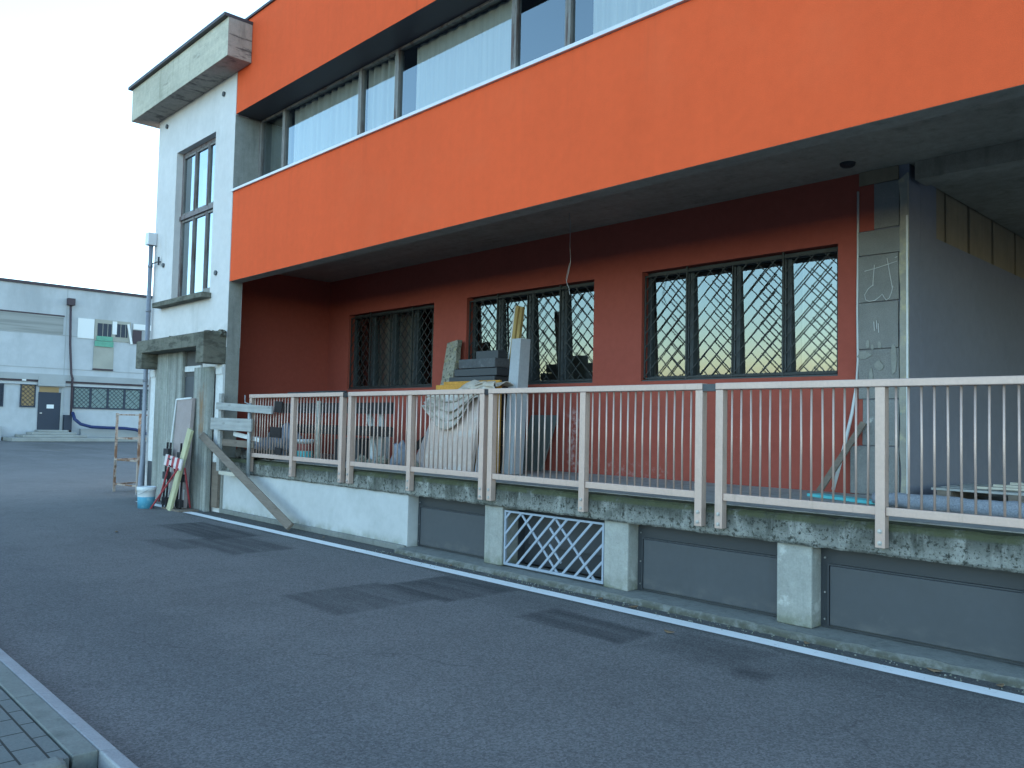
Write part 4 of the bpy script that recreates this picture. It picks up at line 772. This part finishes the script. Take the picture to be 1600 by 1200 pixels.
for i, (x, y) in enumerate(lf):
    g = MB(); s = random.uniform(0.02, 0.035) if i else 0.035; a = random.random()*6
    nn = 8; vs = [(x+s*(1.5*math.cos(t)*math.cos(a)-0.6*math.sin(t)*math.sin(a)), y+s*(1.5*math.cos(t)*math.sin(a)+0.6*math.sin(t)*math.cos(a)), 0.008+0.012*abs(math.cos(t))) for t in [6.283*k/nn for k in range(nn)]]
    g.add(vs+[(p[0], p[1], p[2]+0.003) for p in vs], [tuple(range(nn)), tuple(range(nn, 2*nn))]+[(k, (k+1) % nn, (k+1) % nn+nn, k+nn) for k in range(nn)])
    solo(g, "dry_leaf", 'leaf', "small dry leaf lying on the asphalt along the white edge line" if i else "largest dry leaf on the asphalt below the white edge line", "leaf", (x, y, 0), "dry leaves on the road")
gr = MB()
for i in range(420):                                             # grit gathered along the foot of the dock
    x = random.uniform(-9, 3); y = 6.03-abs(random.gauss(0, 0.10)); r = random.uniform(0.003, 0.008); gr.lump((x, y, r*0.4), r, i, 1, 0.4)
tag(gr.build("grit", 'pillar'), "pale grit scattered along the foot of the dock", "grit", kind="stuff")

# ------------------------------------------------------------------ far building across the yard
FX = -57.0
FB = thing("industrial_building", "long pale blue grey two storey industrial building across the yard", "building", (FX-5, 10, 0))
def fb(x0, x1, y0, y1, z0, z1): return MB().box(FX+x0, FX+x1, y0, y1, z0, z1)
g = fb(-14, 0, -30, 170, 0, 3.42); g.box(FX-14, FX+0.12, -30, 170, 3.42, 9.55); g.build("wall", 'farwall', FB)  # carried on far out of view to keep the low sun off the yard
g = fb(-14, 0.22, -30, 170, 9.55, 9.72); g.build("coping", 'farbrown', FB)
g = fb(0.12, 0.26, -30, 60, 3.72, 4.10); g.build("ledge", 'farband', FB); g = fb(0.12, 0.20, -30, 60, 3.60, 3.719); g.build("ledge_shadow_strip", 'farbrown', FB)
for z in (4.45, 6.55): g = fb(0.12, 0.135, -30, 60, z, z+0.05); g.build("panel_joint", 'farband', FB)
g = fb(0.12, 0.128, 15.40, 15.44, 4.1, 9.5); g.build("panel_joint", 'farband', FB)
g = fb(0.12, 0.15, 2, 15.25, 6.62, 7.74); g.build("shutter", 'farslat', FB); g = fb(0.12, 0.17, 2, 15.3, 7.74, 7.82); g.build("shutter_head", 'farbrown', FB)
g = fb(0.12, 0.18, 16.08, 17.05, 6.50, 7.76); g.build("white_sheet", 'farwhite', FB)
w = fb(0.12, 0.17, 17.08, 19.30, 6.45, 7.80); w = w.build("window", 'farpatch', FB)
for a, b, z0, z1, mt in ((17.25, 18.1, 6.55, 7.55, 'fardoor'), (18.35, 19.1, 6.75, 7.6, 'fardoor')):
    p = fb(0.171, 0.19, a, b, z0, z1); p.build("pane", mt, w)
    for yy in (a+0.3, a+0.6): p = fb(0.191, 0.20, yy, yy+0.03, z0, z1); p.build("glazing_bar", 'farpatch', w)
p = fb(0.191, 0.23, 17.10, 18.25, 6.05, 6.40); p.box(FX+0.191, FX+0.215, 17.2, 18.2, 6.42, 6.72); p.build("green_sheet", 'fargreen', w)
p = fb(0.171, 0.21, 18.15, 18.42, 6.9, 7.75); p.build("white_sheet", 'farwhite', w)
p = MB().bar((FX+0.24, 19.1, 7.65), (FX+0.26, 19.35, 6.35), 0.14, 0.08, (1, 0, 0)); p.build("loose_board", 'farwhite', w)
w = fb(0.12, 0.17, 19.40, 22.5, 6.40, 7.75).build("window", 'farband', FB)
p = fb(0.171, 0.2, 19.42, 20.0, 6.4, 7.3); p.build("pane", 'farbrown', w); p = fb(0.171, 0.22, 19.45, 22, 7.35, 7.72); p.build("white_sheet", 'farwhite', w)
g = fb(0.12, 0.16, 17.08, 18.30, 4.62, 6.03); g.build("patched_opening", 'farpatch', FB); g = fb(0.12, 0.22, 17.08, 18.30, 4.52, 4.62); g.build("sill", 'farbrown', FB)
# ground floor windows with bars
def fwin(y0, y1, z0, z1, n, mt):
    f = MB(); t = 0.09
    f.box(FX, FX+0.08, y0, y1, z0, z0+t); f.box(FX, FX+0.08, y0, y1, z1-t, z1); q = (y1-y0)/n
    for i in range(n+1): yy = y0+q*i; f.box(FX, FX+0.079, max(y0, yy-t*0.7), min(y1, yy+t*0.7), z0+t, z1-t)
    w = f.build("window", 'fardoor', FB)
    for i in range(n):
        a, b = y0+q*i+t*0.7, y0+q*(i+1)-t*0.7; p = fb(0.002, 0.03, a, b, z0+t, z1-t); p.build("pane", mt, w)
        h = MB()
        for k in range(-3, 6):
            for sgn in (1, -1):
                ya, yb_ = (a, b) if sgn > 0 else (b, a); zz0 = z0+t+k*0.26; zz1 = zz0+(b-a)*1.0
                lo, hi = z0+t, z1-t; t0 = max(0, (lo-zz0)/(zz1-zz0)); t1 = min(1, (hi-zz0)/(zz1-zz0))
                if t1-t0 > 0.1 and not (sgn < 0 and i % 2 and k % 2): h.bar((FX+0.05, ya+(yb_-ya)*t0, zz0+(zz1-zz0)*t0), (FX+0.05, ya+(yb_-ya)*t1, zz0+(zz1-zz0)*t1), 0.022, 0.02, (1, 0, 0))
        h.build("grille", 'fardoor', w)
fwin(16.02, 21.2, 2.02, 3.42, 5, 'farteal'); fwin(13.08, 13.92, 2.02, 3.46, 1, 'ochre'); fwin(11.2, 12.20, 2.02, 3.40, 1, 'fardoor')
g = fb(0.0, 0.28, 13.98, 15.50, 3.36, 3.95); g.build("door_canopy", 'farband', FB)
D = fb(0.0, 0.06, 14.08, 15.32, 0.66, 2.98).build("door", 'fardoor', FB)
p = fb(0.061, 0.07, 14.55, 14.95, 1.98, 2.22); p.build("notice", 'farwhite', D); p = fb(0.0, 0.05, 14.12, 15.2, 2.985, 3.30); p.build("transom_board", 'ochre', D); p = fb(0.0, 0.09, 15.33, 15.48, 0.66, 3.3); p.build("door_jamb", 'farband', D)
p = fb(0.06, 0.10, 14.18, 14.30, 1.65, 1.72); p.build("handle", 'bolt', D)
g = fb(0.0, 0.35, 15.52, 15.95, 0.65, 1.60); g.build("meter_cabinet", 'fardoor', FB)
g = fb(0.0, 0.25, 13.1, 13.32, 3.62, 3.72); g.build("wall_lamp", 'farwhite', FB)
g = MB(); g.tube([(FX+0.28, 15.58, 8.55), (FX+0.28, 15.66, 6.0), (FX+0.28, 15.80, 4.2), (FX+0.38, 15.86, 3.9), (FX+0.20, 15.90, 3.5), (FX+0.14, 15.94, 0.2)], 0.07, 10); DP = g.build("downpipe", 'farbrown', FB, smooth=True)
g = fb(0.12, 0.45, 15.38, 15.80, 8.50, 8.92); g.build("rain_hopper", 'farbrown', DP)
g = fb(0.0, 2.6, 12.2, 60, 0.0, 0.22); g.box(FX, FX+2.0, 12.9, 16.4, 0.22, 0.38); g.box(FX, FX+1.5, 13.5, 15.9, 0.38, 0.53); g.box(FX, FX+1.0, 13.95, 15.6, 0.53, 0.66); g.build("steps", 'farstep', FB, bevel=0.03)
g = fb(0.0, 0.5, -30, 12.1, 0, 0.85); g.box(FX, FX+0.4, 16.5, 60, 0.22, 0.75); g.build("plinth", 'farband', FB)
g = MB(); hp = [(-56.6, 15.95, 1.75), (-56.3, 16.0, 1.35), (-56.1, 16.3, 1.05), (-56.0, 16.9, 0.88), (-56.0, 17.8, 0.84), (-56.0, 18.9, 0.82), (-56.0, 19.6, 0.74), (-55.9, 20.2, 0.50), (-55.6, 20.8, 0.32)]
g.tube(hp, 0.10, 10); solo(g, "hose", 'hose', "thick blue hose running along the foot of the far building", "hose", (-56, 18, 0.3), smooth=True)
g = MB(); g.lump((-55.9, 20.9, 0.75), 0.35, 5, 2, 0.4, (1, 1, 0.5)); solo(g, "plastic_sheet", 'farwhite', "crumpled white sheet beside the end of the blue hose", "sheet", (-55.9, 20.9, 0.22))
